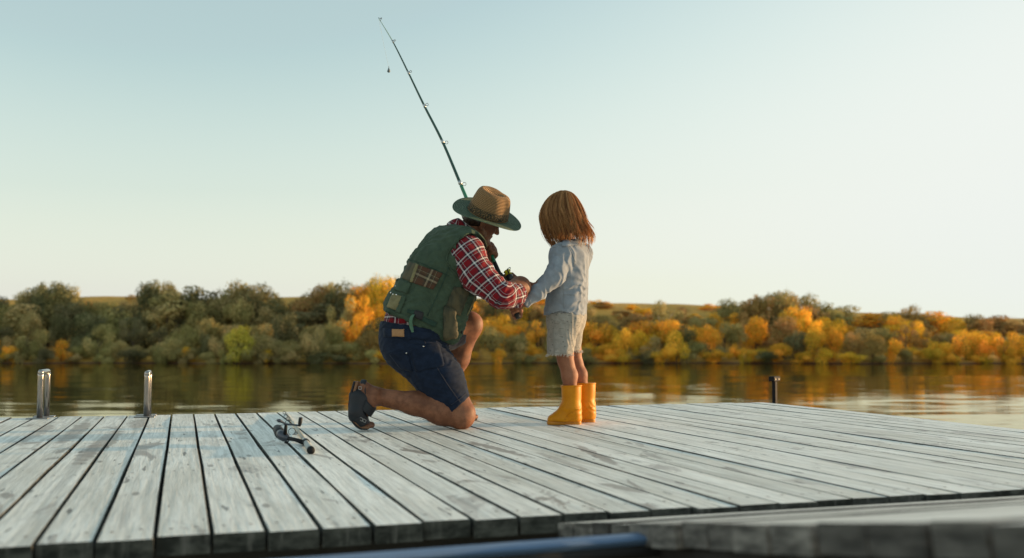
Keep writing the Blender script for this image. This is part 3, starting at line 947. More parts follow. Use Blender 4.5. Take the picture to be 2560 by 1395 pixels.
def drape(name, bvh, quad, mat, parent, thick=.004, nx=10, ny=10, lift=.0015, corner=0.0, view=None):
    """a cloth or leather piece lying on a surface: the four corners are measured points; the piece follows the
    surface below it and has its own thickness"""
    q = [np.asarray(p, float) for p in quad]
    O = np.array([0, 0, CAMH]) if view is None else np.asarray(view, float)
    T, Bv = [], []
    last = None
    for j in range(ny + 1):
        for i in range(nx + 1):
            u, v = i / nx, j / ny
            if corner:
                # rounded corners: pull corner nodes inwards
                cu, cv = abs(2 * u - 1), abs(2 * v - 1)
                kx = max(0, cu - (1 - corner)) / corner; ky = max(0, cv - (1 - corner)) / corner
                rr = math.hypot(kx, ky)
                if rr > 1 and kx > 0 and ky > 0:
                    sc_ = 1 / rr
                    cu, cv = (1 - corner) + corner * kx * sc_, (1 - corner) + corner * ky * sc_
                    u, v = .5 + .5 * cu * np.sign(u - .5), .5 + .5 * cv * np.sign(v - .5)
            p = (q[0] * (1 - u) + q[1] * u) * (1 - v) + (q[3] * (1 - u) + q[2] * u) * v
            d = ray(p[0], p[1]); d = d / np.linalg.norm(d)
            hit, nn, _, _ = bvh.ray_cast(Vector(O), Vector(d))
            if hit is None:
                if last is None: last = (at(p[0], p[1], 5.0), -d)
                hp, nr = last
                hp = O + d * np.linalg.norm(hp - O)
            else:
                hp, nr = np.array(hit), np.array(nn)
            if nr @ d > 0: nr = -nr
            last = (hp, nr)
            T.append(hp + nr * (lift + thick)); Bv.append(hp - nr * .003)
    n = len(T); V = np.array(T + Bv); F = []
    W = nx + 1
    for j in range(ny):
        for i in range(nx):
            a = j * W + i
            F.append((a, a + 1, a + W + 1, a + W))
    edge = [i for i in range(W)] + [j * W + nx for j in range(1, ny + 1)] + [ny * W + i for i in range(nx - 1, -1, -1)] + [j * W for j in range(ny - 1, 0, -1)]
    for a, b in zip(edge, edge[1:] + edge[:1]): F.append((b, a, a + n, b + n))
    o = mesh(name, V, F, mat, parent, smooth=False, loc=V.mean(0))
    o.data.polygons.foreach_set('use_smooth', [k < nx * ny for k in range(len(o.data.polygons))])
    return o
def surf(bvh, px, py):
    d = ray(px, py); d = d / np.linalg.norm(d)
    hit, nn, _, _ = bvh.ray_cast(Vector((0, 0, CAMH)), Vector(d))
    if hit is None: return None
    n = np.array(nn)
    return np.array(hit), (n if n @ d < 0 else -n)
def stud(name, bvh, px, py, r, mat, parent):
    s_ = surf(bvh, px, py)
    if s_ is None: return
    p, n = s_
    V, F = tube_vf([p - n * .003, p + n * .0065, p + n * .0085], [r, r, r * .5], 10)
    mesh(name, V, F, mat, parent, smooth=True, loc=p)
def seam(name, bvh, pts, mat, parent, r=.0016, lift=.001, n=24):
    P = []
    for (x, y) in smooth_pts(pts, n):
        s_ = surf(bvh, x, y)
        if s_ is not None: P.append(s_[0] + s_[1] * lift)
    if len(P) > 3:
        V, F = tube_vf(P, r, 5)
        return mesh(name, V, F, mat, parent, smooth=True, loc=P[len(P) // 2])
# ------------------------------------------------------------------ materials for people
def mat_skin(name, c, dark, rough=.6):
    t = NT(name)
    n = t.noise(t.coord('Object'), 14, 4, .6); n2 = t.noise(t.coord('Object'), 160, 3, .6)
    c2 = t.mix(t.ramp(n.outputs[0], .35, .68), dark, c)
    c2 = t.mix(t.ramp(n2.outputs[0], .45, .75, 0, .28), c2, [x * .55 for x in dark])
    t.base(c2, rough, 0, .3)
    t.p.inputs['Subsurface Weight'].default_value = .12
    t.p.inputs['Subsurface Radius'].default_value = (.012, .005, .003)
    t.p.inputs['Subsurface Scale'].default_value = 1.0
    t.bump(n2.outputs[0], .25, .003)
    return t.m
def mat_cloth(name, c, var=.18, rough=.85, weave=900, bump=.25, sheen=.15, fold=0.0):
    t = NT(name)
    n = t.noise(t.coord('Object'), 22, 5, .62)
    n2 = t.noise(t.coord('Object', (weave, weave, weave * .5)), 1, 2, .5)
    c2 = t.mix(t.ramp(n.outputs[0], .3, .7), [x * (1 - var) for x in c], [x * (1 + var) for x in c])
    t.base(c2, rough, 0, .08)
    t.p.inputs['Sheen Weight'].default_value = sheen * .3
    h = t.math('ADD', t.math('MULTIPLY', n.outputs[0], 1.0 + fold), t.math('MULTIPLY', n2.outputs[0], .08))
    t.bump(h, bump, .006)
    return t.m
def mat_plaid(name, period, red=(.21, .005, .012), navy=(.016, .016, .030), white=(.74, .73, .72), alt=None):
    """crossed warp and weft stripes woven along the 'weave' coordinates of the cloth"""
    t = NT(name)
    sx = t.node('ShaderNodeSeparateXYZ'); t.l.new(t.node('ShaderNodeAttribute', attribute_name='weave').outputs['Vector'], sx.inputs[0])
    def stripes(x, shift):
        u = t.math('FRACT', t.math('ADD', t.math('DIVIDE', x, period), shift))
        r = t.node('ShaderNodeValToRGB'); r.color_ramp.interpolation = 'CONSTANT'
        e = r.color_ramp.elements
        seq = [(0, red), (.44, navy), (.58, white), (.70, navy), (.84, alt or red), (.90, navy), (.93, white), (.955, navy)]
        e[0].position, e[0].color = 0, red + (1,)
        e[1].position, e[1].color = seq[1][0], navy + (1,)
        for p_, c_ in seq[2:]:
            q = e.new(p_); q.color = tuple(c_) + (1,)
        t.l.new(u, r.inputs[0]); return r.outputs[0]
    c = t.mix(.5, stripes(sx.outputs[0], 0.0), stripes(sx.outputs[1], .3))
    n = t.noise(t.coord('Object'), 26, 5, .6)
    c = t.mix(t.ramp(n.outputs[0], .3, .7, .25, 0), c, (.05, .01, .012))
    t.base(c, .85, 0, .2); t.p.inputs['Sheen Weight'].default_value = .04
    t.bump(n.outputs[0], .35, .006)
    return t.m
SKIN_M = mat_skin('tanned_skin', (.285, .120, .063), (.145, .056, .029))
SKIN_G = mat_skin('child_skin', (.34, .145, .078), (.24, .092, .048))
PLAID = mat_plaid('red_plaid_flannel', .052)
PLAID_DULL = mat_plaid('brown_plaid_lining', .075, (.090, .045, .026), (.045, .040, .028), (.34, .29, .19), (.10, .07, .035))
VEST = mat_cloth('green_vest_cotton', (.054, .080, .053), .16, .8, bump=.3)
VESTDARK = mat_cloth('dark_green_webbing', (.030, .058, .044), .2, .8)
CAMO = NT('olive_camo_lining')
_n = CAMO.noise(CAMO.coord('Object', (26, 26, 9)), 1, 3, .5)
CAMO.base(CAMO.mix(CAMO.ramp(_n.outputs[0], .36, .66), (.034, .036, .020), (.085, .070, .034)), .8); CAMO = CAMO.m
KHAKI = mat_cloth('khaki_mesh_pocket', (.19, .165, .085), .2)
JEANS = mat_cloth('navy_twill', (.012, .019, .037), .25, .8, bump=.3)
JEANSEAM = plain('navy_seam_thread', (.011, .016, .034), .8)
LEATHER_TAN = plain('tan_leather', (.34, .17, .065), .6, var=.2, scale=120)
LEATHER = plain('navy_black_leather', (.009, .010, .014), .6, var=.25, scale=60, bump=.15)
CORK = plain('brown_cork', (.21, .105, .055), .85, var=.35, scale=300)
RUBBER = plain('black_sole_rubber', (.014, .013, .014), .7)
CHROME = NT('polished_metal').base((.72, .70, .66), .2, 1.0).m
def mat_hair(name, c, hi):
    t = NT(name)
    n = t.noise(t.coord('Object', (60, 60, 6)), 1, 4, .6)
    c2 = t.mix(t.ramp(n.outputs[0], .35, .7), c, hi)
    t.base(c2, .42, 0, .5)
    t.bump(n.outputs[0], .4, .004)
    return t.m
HAIR_M = mat_hair('dark_brown_hair', (.018, .011, .008), (.05, .028, .018))
BEARD = mat_hair('brown_beard', (.15, .072, .040), (.26, .125, .066))

# ------------------------------------------------------------------ the man
J = at
def R(px, y): return px * mpp(y)
FM = np.array([math.cos(.42), math.sin(.42), 0]); LM = np.array([-FM[1], FM[0], 0])      # facing, and towards his left

man = thing('person', 'person in straw hat, green vest and plaid shirt kneeling on the dock', 'person', (-.27, 5.0, 0))
MLOC = (-.27, 5.0, 0)

# joints
hipR, hipL = J(1040, 868, 4.99), J(1030, 850, 5.18)
kneeR = J(1150, 1036, 4.90); kneeL = J(1170, 815, 5.30)
ankR = J(938, 990, 4.86)
ankL = J(1099, 1012, 5.37)
shR, shL = J(1170, 632, 4.91), J(1118, 622, 5.26)
elR = J(1256, 739, 4.86)
neck0, neck1 = J(1150, 590, 5.07), J(1192, 562, 5.07)

thighR = [cone(hipR, J(1100, 950, 4.93), R(66, 5), R(50, 5), .05), cone(J(1100, 950, 4.93), kneeR, R(50, 5), R(33, 4.9), .04)]
thighL = [cone(hipL, kneeL, R(60, 5.1), R(34, 5.3), .05)]
pelvis = [ball(J(1026, 850, 5.03), R(72, 5), .05), ball(J(1024, 846, 5.14), R(70, 5), .05), cone(J(1045, 800, 5.03), J(1045, 800, 5.14), R(72, 5), R(70, 5), .06)]
torso = [cone(J(1052, 775, 5.02), J(1100, 680, 5.00), R(66, 5), R(62, 5), .06), cone(J(1040, 770, 5.14), J(1086, 680, 5.14), R(64, 5), R(60, 5), .06),
         cone(J(1100, 680, 5.0), J(1136, 628, 5.0), R(62, 5), R(46, 5), .06), cone(J(1086, 680, 5.14), J(1112, 622, 5.15), R(60, 5), R(46, 5), .06),
         cone(J(1136, 628, 5.0), shR, R(46, 5), R(40, 4.9), .05), cone(J(1112, 622, 5.15), shL, R(46, 5), R(38, 5.2), .05),
         cone(J(1126, 615, 5.07), neck0, R(44, 5), R(32, 5), .05)]
armR_up = [cone(J(1165, 635, 4.90), J(1198, 692, 4.88), R(37, 4.9), R(33, 4.9), .03), cone(J(1198, 692, 4.88), elR, R(33, 4.9), R(25, 4.9), .03)]
wrR = J(1306, 712, 5.09)
armR_lo = [cone(elR, J(1300, 718, 4.99), R(25, 4.9), R(27, 4.95), .02), cone(J(1300, 718, 4.99), wrR, R(27, 4.95), R(15, 5.05), .015)]
elL = J(1168, 700, 5.42)
wrL = J(1222, 655, 5.265)
armL_up = [cone(shL, elL, R(38, 5.3), R(28, 5.4), .03)]
armL_lo = [cone(elL, wrL, R(27, 5.4), R(14, 5.25), .02)]
shinR = [cone(kneeR, J(1105, 1028, 4.89), R(32, 4.9), R(33, 4.9), .025), cone(J(1105, 1028, 4.89), J(1035, 1008, 4.87), R(33, 4.9), R(27, 4.9), .03),
         cone(J(1035, 1008, 4.87), ankR, R(27, 4.9), R(20, 4.9), .03)]
kneecap = [ball(J(1158, 1043, 4.895), R(25, 4.9), .03), cone(J(1146, 1004, 4.91), J(1163, 1026, 4.9), R(26, 4.9), R(20, 4.9), .03)]
shinL = [cone(kneeL, J(1142, 895, 5.33), R(31, 5.3), R(30, 5.3), .03), cone(J(1142, 895, 5.33), ankL, R(30, 5.3), R(17, 5.3), .03), ball(J(1180, 806, 5.295), R(22, 5.3), .03)]
# right foot, up on its toes; left foot flat behind
YF = 4.80
footR = [cone(ankR, J(908, 972, 4.83), R(22, 4.8), R(17, 4.8), .02), ball(J(934, 982, 4.805), R(12, 4.8), .04),
         cone(J(908, 972, 4.82), J(895, 1030, YF), R(17, 4.8), R(16, 4.8), .02, (np.array([0, 1, 0]), 1.25)),
         cone(J(930, 1000, 4.82), J(902, 1046, YF), R(16, 4.8), R(13, 4.8), .025, (np.array([0, 1, 0]), 1.45)),
         cone(J(898, 1040, YF), J(910, 1060, YF), R(13, 4.8), R(10, 4.8), .02, (np.array([0, 1, 0]), 1.9))]
for k, (dy, x, r) in enumerate([(.030, 927, 8.5), (.014, 928, 6), (.0, 926, 5.6), (-.013, 924, 5.2), (-.025, 920, 4.8)]):
    a = J(908, 1059, YF); b = J(x, 1066 - (r - 5) * .6, YF)
    footR.append(cone(a + [0, dy * 1.0, 0], b + [0, dy * 1.15, 0], R(r, 4.8), R(r * .92, 4.8), .004))
footL = [cone(ankL, J(1088, 1026, 5.37), R(18, 5.4), R(17, 5.4), .02), cone(ankL, J(1150, 1034, 5.385), R(17, 5.4), R(11, 5.4), .03),
         cone(J(1088, 1032, 5.37), J(1165, 1040, 5.39), R(14, 5.4), R(9, 5.4), .02, (np.array([0, 1, 0]), 1.7))]
for k, (dy, x, r) in enumerate([(.034, 1189, 7), (.017, 1187, 5.4), (.002, 1184, 5.2), (-.011, 1180, 5), (-.023, 1175, 4.7)]):
    footL.append(cone(J(1160, 1040, 5.39) + [0, dy * .8, 0], J(x, 1043, 5.39) + [0, dy, 0], R(r, 5.4), R(r * .9, 5.4), .004))

# head: axes f (face), u (crown), s (his right, towards us)
HC = J(1206, 546, 5.06)
f_ = np.array([.80, .38, -.46]); f_ /= np.linalg.norm(f_)
u_ = np.array([.36, -.30, .88]); u_ -= f_ * (u_ @ f_); u_ /= np.linalg.norm(u_)
s_ = np.cross(f_, u_)
HA = np.array([f_, s_, u_])
def hp(a, b, c): return HC + f_ * a + s_ * b + u_ * c
head = [cone(neck0, neck1, R(29, 5), R(27, 5), .03), cone(neck1, hp(-.01, 0, -.05), R(27, 5), R(24, 5), .03),
        ball(hp(.002, 0, .018), 0, .02, HA, (.087, .072, .080)),
        ball(hp(.030, 0, -.035), 0, .025, HA, (.060, .058, .070)),
        cone(hp(.040, .034, -.066), hp(.074, .006, -.092), .024, .019, .025), cone(hp(.040, -.034, -.066), hp(.074, -.006, -.092), .024, .019, .025),
        ball(hp(.086, 0, -.090), .016, .015),
        cone(hp(.086, 0, .010), hp(.109, 0, -.024), .007, .011, .008), ball(hp(.098, .010, -.028), .007, .005), ball(hp(.098, -.010, -.028), .007, .005),
        cone(hp(.078, .034, .022), hp(.086, .008, .020), .009, .009, .008), cone(hp(.078, -.034, .022), hp(.086, -.008, .020), .009, .009, .008),
        cone(hp(.089, .018, -.054), hp(.093, 0, -.052), .005, .006, .004), cone(hp(.089, -.018, -.054), hp(.093, 0, -.052), .005, .006, .004),
        cone(hp(.087, .016, -.064), hp(.091, 0, -.066), .006, .0065, .004), cone(hp(.087, -.016, -.064), hp(.091, 0, -.066), .006, .0065, .004),
        ball(hp(.065, .038, -.022), .015, .02), ball(hp(.065, -.038, -.022), .015, .02)]
ears = []
for sg in (1, -1):
    ears.append(ball(hp(-.004, .074 * sg, -.012), 0, .006, np.array([f_ * .9 + u_ * .2, s_, u_ - f_ * .2]), (.0145, .006, .026)))
    ears.append(ball(hp(-.002, .071 * sg, -.036), .008, .005))
eyes_cut = [ball(hp(.083, .031, .001), .011, .008), ball(hp(.083, -.031, .001), .011, .008)]

# the long rod he is holding (needed here so that the fingers close round it)
ROD = [J(1296, 794, 5.00), J(1262, 716, 5.085), J(1228, 637, 5.165), J(1168, 500, 5.30), J(1109, 360, 5.42), J(1061, 265, 5.50), J(1021, 182, 5.58), J(982, 104, 5.66), J(947, 46, 5.73)]
RODP = smooth_pts(ROD, 161)
def rod_at(py):
    q = project(RODP); i = int(np.argmin(abs(q[:, 1] - py)))
    i = min(max(i, 1), len(RODP) - 2)
    d = RODP[i + 1] - RODP[i - 1]; return RODP[i], d / np.linalg.norm(d)
def fist(c, axis, back, rr, palm_r, finger_r, span, n_side, k=.004, thumb=True, wrist=None, curl=250, start=-30, lens=(1, 1.05, 1, .88)):
    """a hand closed round a bar: c on the bar, axis along it, back = where the back of the hand lies, n_side flips the wrap"""
    axis = axis / np.linalg.norm(axis); back = back - axis * (back @ axis); back /= np.linalg.norm(back)
    side = np.cross(axis, back) * n_side
    P = []
    pc = c + back * (rr + palm_r * .9)
    P.append(cone(pc - axis * span * .36, pc + axis * span * .36, palm_r, palm_r * .95, .012))
    if wrist is not None: P.append(cone(pc, wrist, palm_r * .95, palm_r * .9, .015))
    for i in range(4):
        o = c + axis * span * (.5 - (i + .5) / 4) * 1.0
        R_ = rr + finger_r * .95
        pts = []
        tot = curl * lens[i]
        angs = [start, start + tot * .28, start + tot * .52, start + tot * .76, start + tot]
        for q, a in enumerate(angs):
            a = math.radians(a)
            kn = 1.10 if q in (1, 2) else 1.0
            pts.append(o + (back * math.cos(a) + side * math.sin(a)) * R_ * kn)
        pts[0] = pts[0] * .35 + (pc + axis * span * (.5 - (i + .5) / 4)) * .65
        for q in range(4):
            r0 = finger_r * (1.05 - .06 * q); r1 = finger_r * (1.05 - .06 * (q + 1))
            P.append(cone(pts[q], pts[q + 1], r0, r1, .003))
            if q in (1, 2): P.append(ball(pts[q], finger_r * 1.10, .003))
    if thumb:
        t0 = pc - axis * 0 + axis * span * .38 - side * palm_r * .5
        t1 = c + axis * span * .62 - side * (rr + finger_r * 1.2) + back * rr * .3
        t2 = c + axis * span * .66 - side * (rr + finger_r) * .3 - back * (rr + finger_r * .7)
        t3 = c + axis * span * .58 + side * (rr * .7) - back * (rr + finger_r * .9)
        P += [cone(t0, t1, finger_r * 1.45, finger_r * 1.15, .008), cone(t1, t2, finger_r * 1.15, finger_r * 1.05, .004), cone(t2, t3, finger_r * 1.05, finger_r * .85, .004)]
    return P
rc, rd = rod_at(624)
handL = fist(rc, -rd, np.array([.80, .50, .15]), .0105, .016, .0098, .080, 1, wrist=wrL, curl=235, start=-20)
# right hand works the reel beyond the sleeve
hR = J(1292, 706, 5.13)
handR = [cone(wrR, hR, R(15, 5.05), .020, .015), cone(hR, J(1280, 700, 5.16), .021, .019, .012)]
for i in range(4):
    a = J(1280, 700, 5.16) + np.array([0, .004, .030 - .020 * i]); b = a + np.array([-.030, .012, -.004]); c = b + np.array([-.022, -.014, -.008])
    handR += [cone(hR + np.array([0, 0, .02 - .013 * i]), a, .0105, .0100, .005), cone(a, b, .0100, .0092, .003), cone(b, c, .0092, .0078, .003)]
handR += [cone(hR + np.array([-.004, -.016, .006]), J(1283, 694, 5.115), .013, .0105, .006), cone(J(1283, 694, 5.115), J(1271, 690, 5.115), .0105, .0085, .004)]

body = Field(thighR + thighL + pelvis + torso + armR_up + armR_lo + armL_up + armL_lo + shinR + kneecap + shinL + footR + footL + head + ears + handL + handR, .0042)
for e in eyes_cut: body.cut(e, 0, .010)
for e in (ball(hp(.079, .031, .001), .0105, .002), ball(hp(.079, -.031, .001), .0105, .002)): body.add(e)
skin_obj('body', body, SKIN_M, man, MLOC, 1, key='man_body')

# eyes are hidden under the brim but are there: lids in the skin, small dark irises
for sg in (1, -1):
    V, F = tube_vf([hp(.0890, .031 * sg, .000), hp(.0902, .031 * sg, .000)], [.0045, .003], 10)
    mesh('iris', V, F, plain('dark_iris', (.02, .014, .01), .2), man, smooth=True, loc=hp(.089, .031 * sg, 0))

# hair under the hat and a short beard
hairf = Field([ball(hp(-.003, 0, .018), 0, .02, HA, (.090, .078, .084)), cone(hp(-.060, .030, -.020), hp(-.060, -.030, -.020), .040, .040, .03),
               cone(hp(.004, .070, .010), hp(.006, .071, -.014), .009, .006, .008), cone(hp(.004, -.070, .010), hp(.006, -.071, -.014), .009, .006, .008)], .0042)
hairf.plane(hp(.020, 0, 0), f_ + .25 * u_)
hairf.plane(hp(0, 0, -.062), -u_)
for sg in (1, -1): hairf.cut(ball(hp(.006, .078 * sg, -.022), 0, .006, HA, (.024, .022, .026)), 0, .006)
_hx = np.array([.33, -.44, .84]); hairf.plane(J(1219, 536, 5.05) - _hx * .002, _hx)
hairf.warp(lambda P: .005 * vnoise(P * np.array([90, 90, 40]), 3) + .004 * vnoise(P * 200, 4))
skin_obj('hair', hairf, HAIR_M, man, MLOC, 0, key='man_hair')
beardf = Field([cone(hp(.036, .040, -.052), hp(.076, .008, -.092), .024, .023, .02), cone(hp(.036, -.040, -.052), hp(.076, -.008, -.092), .024, .023, .02), ball(hp(.088, 0, -.094), .019, .012),
                cone(hp(.004, .062, -.030), hp(.036, .044, -.054), .010, .018, .012), cone(hp(.004, -.062, -.030), hp(.036, -.044, -.054), .010, .018, .012)], .004)
beardf.cut(ball(hp(.062, .050, -.030), .021), 0, .008); beardf.cut(ball(hp(.062, -.050, -.030), .021), 0, .008)
beardf.warp(lambda P: .004 * vnoise(P * 260, 5))
skin_obj('beard', beardf, BEARD, man, MLOC, 0, key='man_beard')

# --- shirt: trunk, both rolled sleeves, collar
def folds(P, d, f, amp, seed, sharp=True):
    """soft creases running across direction d"""
    d = np.asarray(d, float) / np.linalg.norm(d)
    w = 1.6 * vnoise(P * 9, seed) + .6 * vnoise(P * 22, seed + 1)
    v = np.sin((P @ d) * f + 6.0 * w)
    if sharp: v = 1 - np.abs(v) * 1.6
    return amp * v
armdir = elR - shR
shirtf = Field([p for p in torso + pelvis] , .0048, .006)
slv = [cone(J(1165, 635, 4.90), J(1196, 692, 4.88), R(42, 4.9), R(39, 4.9), .03), cone(J(1196, 692, 4.88), J(1254, 738, 4.855), R(38, 4.9), R(31, 4.9), .03), cone(J(1256, 738, 4.855), J(1290, 737, 4.93), R(30, 4.9), R(27, 4.9), .025)]
slvL = [cone(shL, elL, R(42, 5.3), R(35, 5.4), .03), cone(elL, J(1196, 678, 5.34), R(33, 5.4), R(24, 5.3), .03)]
shirt_all = Field([dict(p, k=p['k']) for p in torso + pelvis] + slv + slvL, .0048, .005)
shirt_all.plane(J(1040, 833, 5.05), J(1033, 850, 5.05) - J(1050, 780, 5.05), .006, 3)
shirt_all.cut(cone(neck0 + (neck1 - neck0) * .3, neck1 + (neck1 - neck0) * 2.5, R(33, 5), R(36, 5)), 0, .006)
endc = J(1291, 736, 4.935)
X = shirt_all.grid(np.zeros(3, int), shirt_all.n)
near_end = np.linalg.norm(X - endc, axis=-1) < .075
pl = (((X - endc) @ ((J(1302, 732, 4.98) - elR) / np.linalg.norm(J(1302, 732, 4.98) - elR))) - .004).astype(np.float32)
shirt_all.D = np.where(near_end, np.maximum(shirt_all.D, pl), shirt_all.D)
endl = J(1198, 676, 5.335); dl = (wrL - elL) / np.linalg.norm(wrL - elL)
near_end = np.linalg.norm(X - endl, axis=-1) < .07
shirt_all.D = np.where(near_end, np.maximum(shirt_all.D, ((X - endl) @ dl).astype(np.float32)), shirt_all.D)
del X, near_end, pl
adir = armdir / np.linalg.norm(armdir)
def shirt_warp(P):
    e = np.exp(-((np.linalg.norm(P - elR, axis=1) / .10) ** 2))
    o = folds(P, adir, 62, .0035, 11) * (.55 + 1.2 * e) + folds(P, adir + np.array([.5, 0, .6]), 95, .0018, 21)
    tail = P[:, 2] < .50
    return -np.where(tail, folds(P, np.array([1, .2, .2]), 110, .004, 31), o)
shirt_all.warp(shirt_warp)
def weave_shirt(V):
    A = np.zeros((len(V), 3))
    # sleeve coordinates: along the bent arm and round it
    segs = [(shR, elR, 0.0), (elR, J(1300, 722, 4.98), np.linalg.norm(elR - shR))]
    d = []
    for a, b, l0 in segs:
        ab = b - a; L = np.linalg.norm(ab); t = ((V - a) @ ab) / L ** 2; q = V - a - t[:, None] * ab
        d.append((np.linalg.norm(q, axis=1), l0 + t * L, q, ab / L))
    al, an = [], []
    ref = np.array([0.25, 1, .2])
    for i in range(2):
        dist, l, q, ax = d[i]
        e1 = ref - ax * (ref @ ax); e1 /= np.linalg.norm(e1); e2 = np.cross(ax, e1)
        ang = np.arctan2(q @ e2, -(q @ e1))
        al.append(l); an.append(ang * .078)
    bis = segs[0][1] - segs[0][0]; bis = bis / np.linalg.norm(bis) + (segs[1][1] - segs[1][0]) / np.linalg.norm(segs[1][1] - segs[1][0]); bis /= np.linalg.norm(bis)
    w = np.clip(((V - elR) @ bis + .055) / .11, 0, 1); w = w * w * (3 - 2 * w)
    A[:, 0] = al[0] * (1 - w) + al[1] * w; A[:, 1] = an[0] * (1 - w) + an[1] * w
    # trunk coordinates
    tr = (V - shR) @ (J(1060, 780, 5.05) - shR) / np.linalg.norm(J(1060, 780, 5.05) - shR) > .10
    tr &= V[:, 0] < J(1195, 700, 4.9)[0]
    cen = J(1045, 800, 5.08)
    ang = np.arctan2(V[:, 1] - cen[1], V[:, 0] - cen[0])
    A[tr, 0] = (np.mod(ang + math.pi * 1.5, 2 * math.pi) * .15)[tr]; A[tr, 1] = V[tr, 2]
    return A
skin_obj('shirt', shirt_all, PLAID, man, MLOC, 1, weave_shirt, key='man_shirt')
# collar band standing round the neck
colf = Field([cone(J(1146, 584, 5.07), J(1184, 572, 5.07), R(38, 5), R(36, 5), .02)], .004, .002)
nd = (neck1 - neck0) / np.linalg.norm(neck1 - neck0)
cnorm = np.array([.62, 0, .78])
colf.plane(J(1168, 562, 5.07), cnorm); colf.plane(J(1152, 590, 5.07), -cnorm)
colf.cut(cone(J(1150, 588, 5.07), J(1210, 556, 5.07), R(31, 5), R(31, 5)), 0, .004)
skin_obj('collar', colf, PLAID, man, MLOC, 1, lambda V: np.stack([(V - neck0) @ cnorm + .02, np.arctan2(V[:, 1] - neck0[1], V[:, 0] - neck0[0]) * .075, V[:, 2]], 1), key='man_collar')
# rolled cuff round the end of the right sleeve
ca = (J(1302, 732, 4.98) - elR); ca /= np.linalg.norm(ca)
cuff = Field([cone(endc - ca * .014, endc + ca * .010, R(29.5, 4.93), R(29, 4.93), .01)], .004)
cuff.plane(endc + ca * .012, ca); cuff.plane(endc - ca * .018, -ca)
cuff.add(cone(J(1290, 756, 4.91), J(1281, 765, 4.905), R(10, 4.9), R(6, 4.9), .02)); cuff.add(cone(J(1290, 756, 4.91), J(1298, 763, 4.915), R(8, 4.9), R(5, 4.9), .02))
cuff.warp(lambda P: folds(P, ca, 150, .0025, 41))
skin_obj('cuff', cuff, PLAID, man, MLOC, 1, lambda V: np.stack([(V - endc) @ ca * 1.2 + .035, np.arctan2((V - endc)[:, 2], (V - endc)[:, 0]) * .06, V[:, 2]], 1), key='man_cuff')

# --- shorts
shf = Field(pelvis + thighR + thighL + [cone(J(1045, 812, 5.03), J(1045, 812, 5.14), R(78, 5), R(76, 5), .05)], .0048, .0125)
hd = kneeR - J(1100, 950, 4.93); hd /= np.linalg.norm(hd)
X = shf.grid(np.zeros(3, int), shf.n)
hem = J(1153, 1009, 4.92); hn = J(1177, 1040, 4.90) - J(1135, 970, 4.92); hn[1] = 0; hn /= np.linalg.norm(hn)
hn = np.array([.66, 0, -.75])
m = X[..., 0] > J(1000, 900, 5)[0]
legR = (np.linalg.norm(np.cross(X - hipR, hd), axis=-1) < .16) & (X[..., 1] < 5.08)
shf.D = np.where(legR & (X[..., 2] < .35), np.maximum(shf.D, ((X - hem) @ hn).astype(np.float32)), shf.D)
hl = J(1150, 826, 5.28); dl2 = (kneeL - hipL) / np.linalg.norm(kneeL - hipL)
legL = (X[..., 1] > 5.13) & (X[..., 0] > J(1100, 850, 5.2)[0])
shf.D = np.where(legL, np.maximum(shf.D, ((X - hl) @ dl2).astype(np.float32)), shf.D)
del X, legR, legL, m
shf.plane(J(1045, 817, 5.05), J(1052, 780, 5.05) - J(1042, 840, 5.05))
tdir = J(1150, 1036, 4.9) - J(1030, 850, 4.99)
def short_warp(P):
    g = np.exp(-((np.linalg.norm(P - J(1085, 900, 4.93), axis=1) / .16) ** 2))
    return -(folds(P, np.array([.25, 0, 1]), 85, .0035, 51) * (.35 + g) + folds(P, np.array([-.5, 0, 1]), 130, .0012, 61))
shf.warp(short_warp)
skin_obj('shorts', shf, JEANS, man, MLOC, 1, key='man_shorts')
bs = bvh_of('man_shorts')
drape('leather_label', bs, [(981, 823), (1011, 823), (1011, 842), (981, 841)], LEATHER_TAN, man, .003, 6, 5)
drape('back_pocket', bs, [(1022, 866), (1096, 856), (1112, 915), (1040, 930)], JEANS, man, .0025, 12, 12, corner=.2)
drape('back_pocket', bs, [(972, 884), (1016, 878), (1034, 930), (1002, 922)], JEANS, man, .0025, 10, 12, corner=.2)
drape('waistband', bs, [(958, 820), (1098, 834), (1098, 852), (959, 842)], JEANS, man, .002, 20, 3)
drape('belt_loop', bs, [(1019, 822), (1026, 823), (1026, 850), (1019, 849)], JEANS, man, .004, 2, 5)
for q in [(1017, 882), (1058, 867)]: stud('rivet', bs, q[0], q[1], .0040, CHROME, man)
seam('side_seam', bs, [(1060, 850), (1085, 905), (1118, 960), (1150, 1005)], JEANSEAM, man)
seam('hem_seam', bs, [(1128, 1012), (1148, 998), (1166, 982)], JEANSEAM, man)

# --- vest
vprims = torso + [cone(J(1045, 800, 5.03), J(1045, 800, 5.14), R(78, 5), R(76, 5), .06), cone(J(1052, 775, 5.02), J(1100, 680, 5.00), R(74, 5), R(66, 5), .06),
                  cone(J(1135, 735, 4.965), J(1110, 812, 4.955), R(44, 5), R(36, 5), .06, (np.array([0, 1, 0]), .8)), cone(J(1150, 720, 4.99), J(1128, 812, 4.965), R(30, 5), R(22, 5), .05, (np.array([0, 1, 0]), .8)),
                  cone(J(1100, 800, 4.96), J(1118, 836, 4.955), R(34, 5), R(20, 5), .05, (np.array([0, 1, 0]), .6)), cone(J(1138, 625, 5.0), J(1160, 618, 4.93), R(44, 5), R(43, 5), .05)]
vf = Field(vprims, .0048, .014)
vf.cut(cone(shR + (shR - shL) * .12 + np.array([.012, 0, -.004]), elR, R(50, 4.9), R(50, 4.9)), 0, .006)
vf.cut(cone(shL + (shL - shR) * .10, elL, R(48, 5.3), R(48, 5.3)), 0, .006)
vf.cut(cone(J(1168, 582, 5.07), J(1230, 540, 5.07), R(40, 5), R(46, 5)), 0, .006)
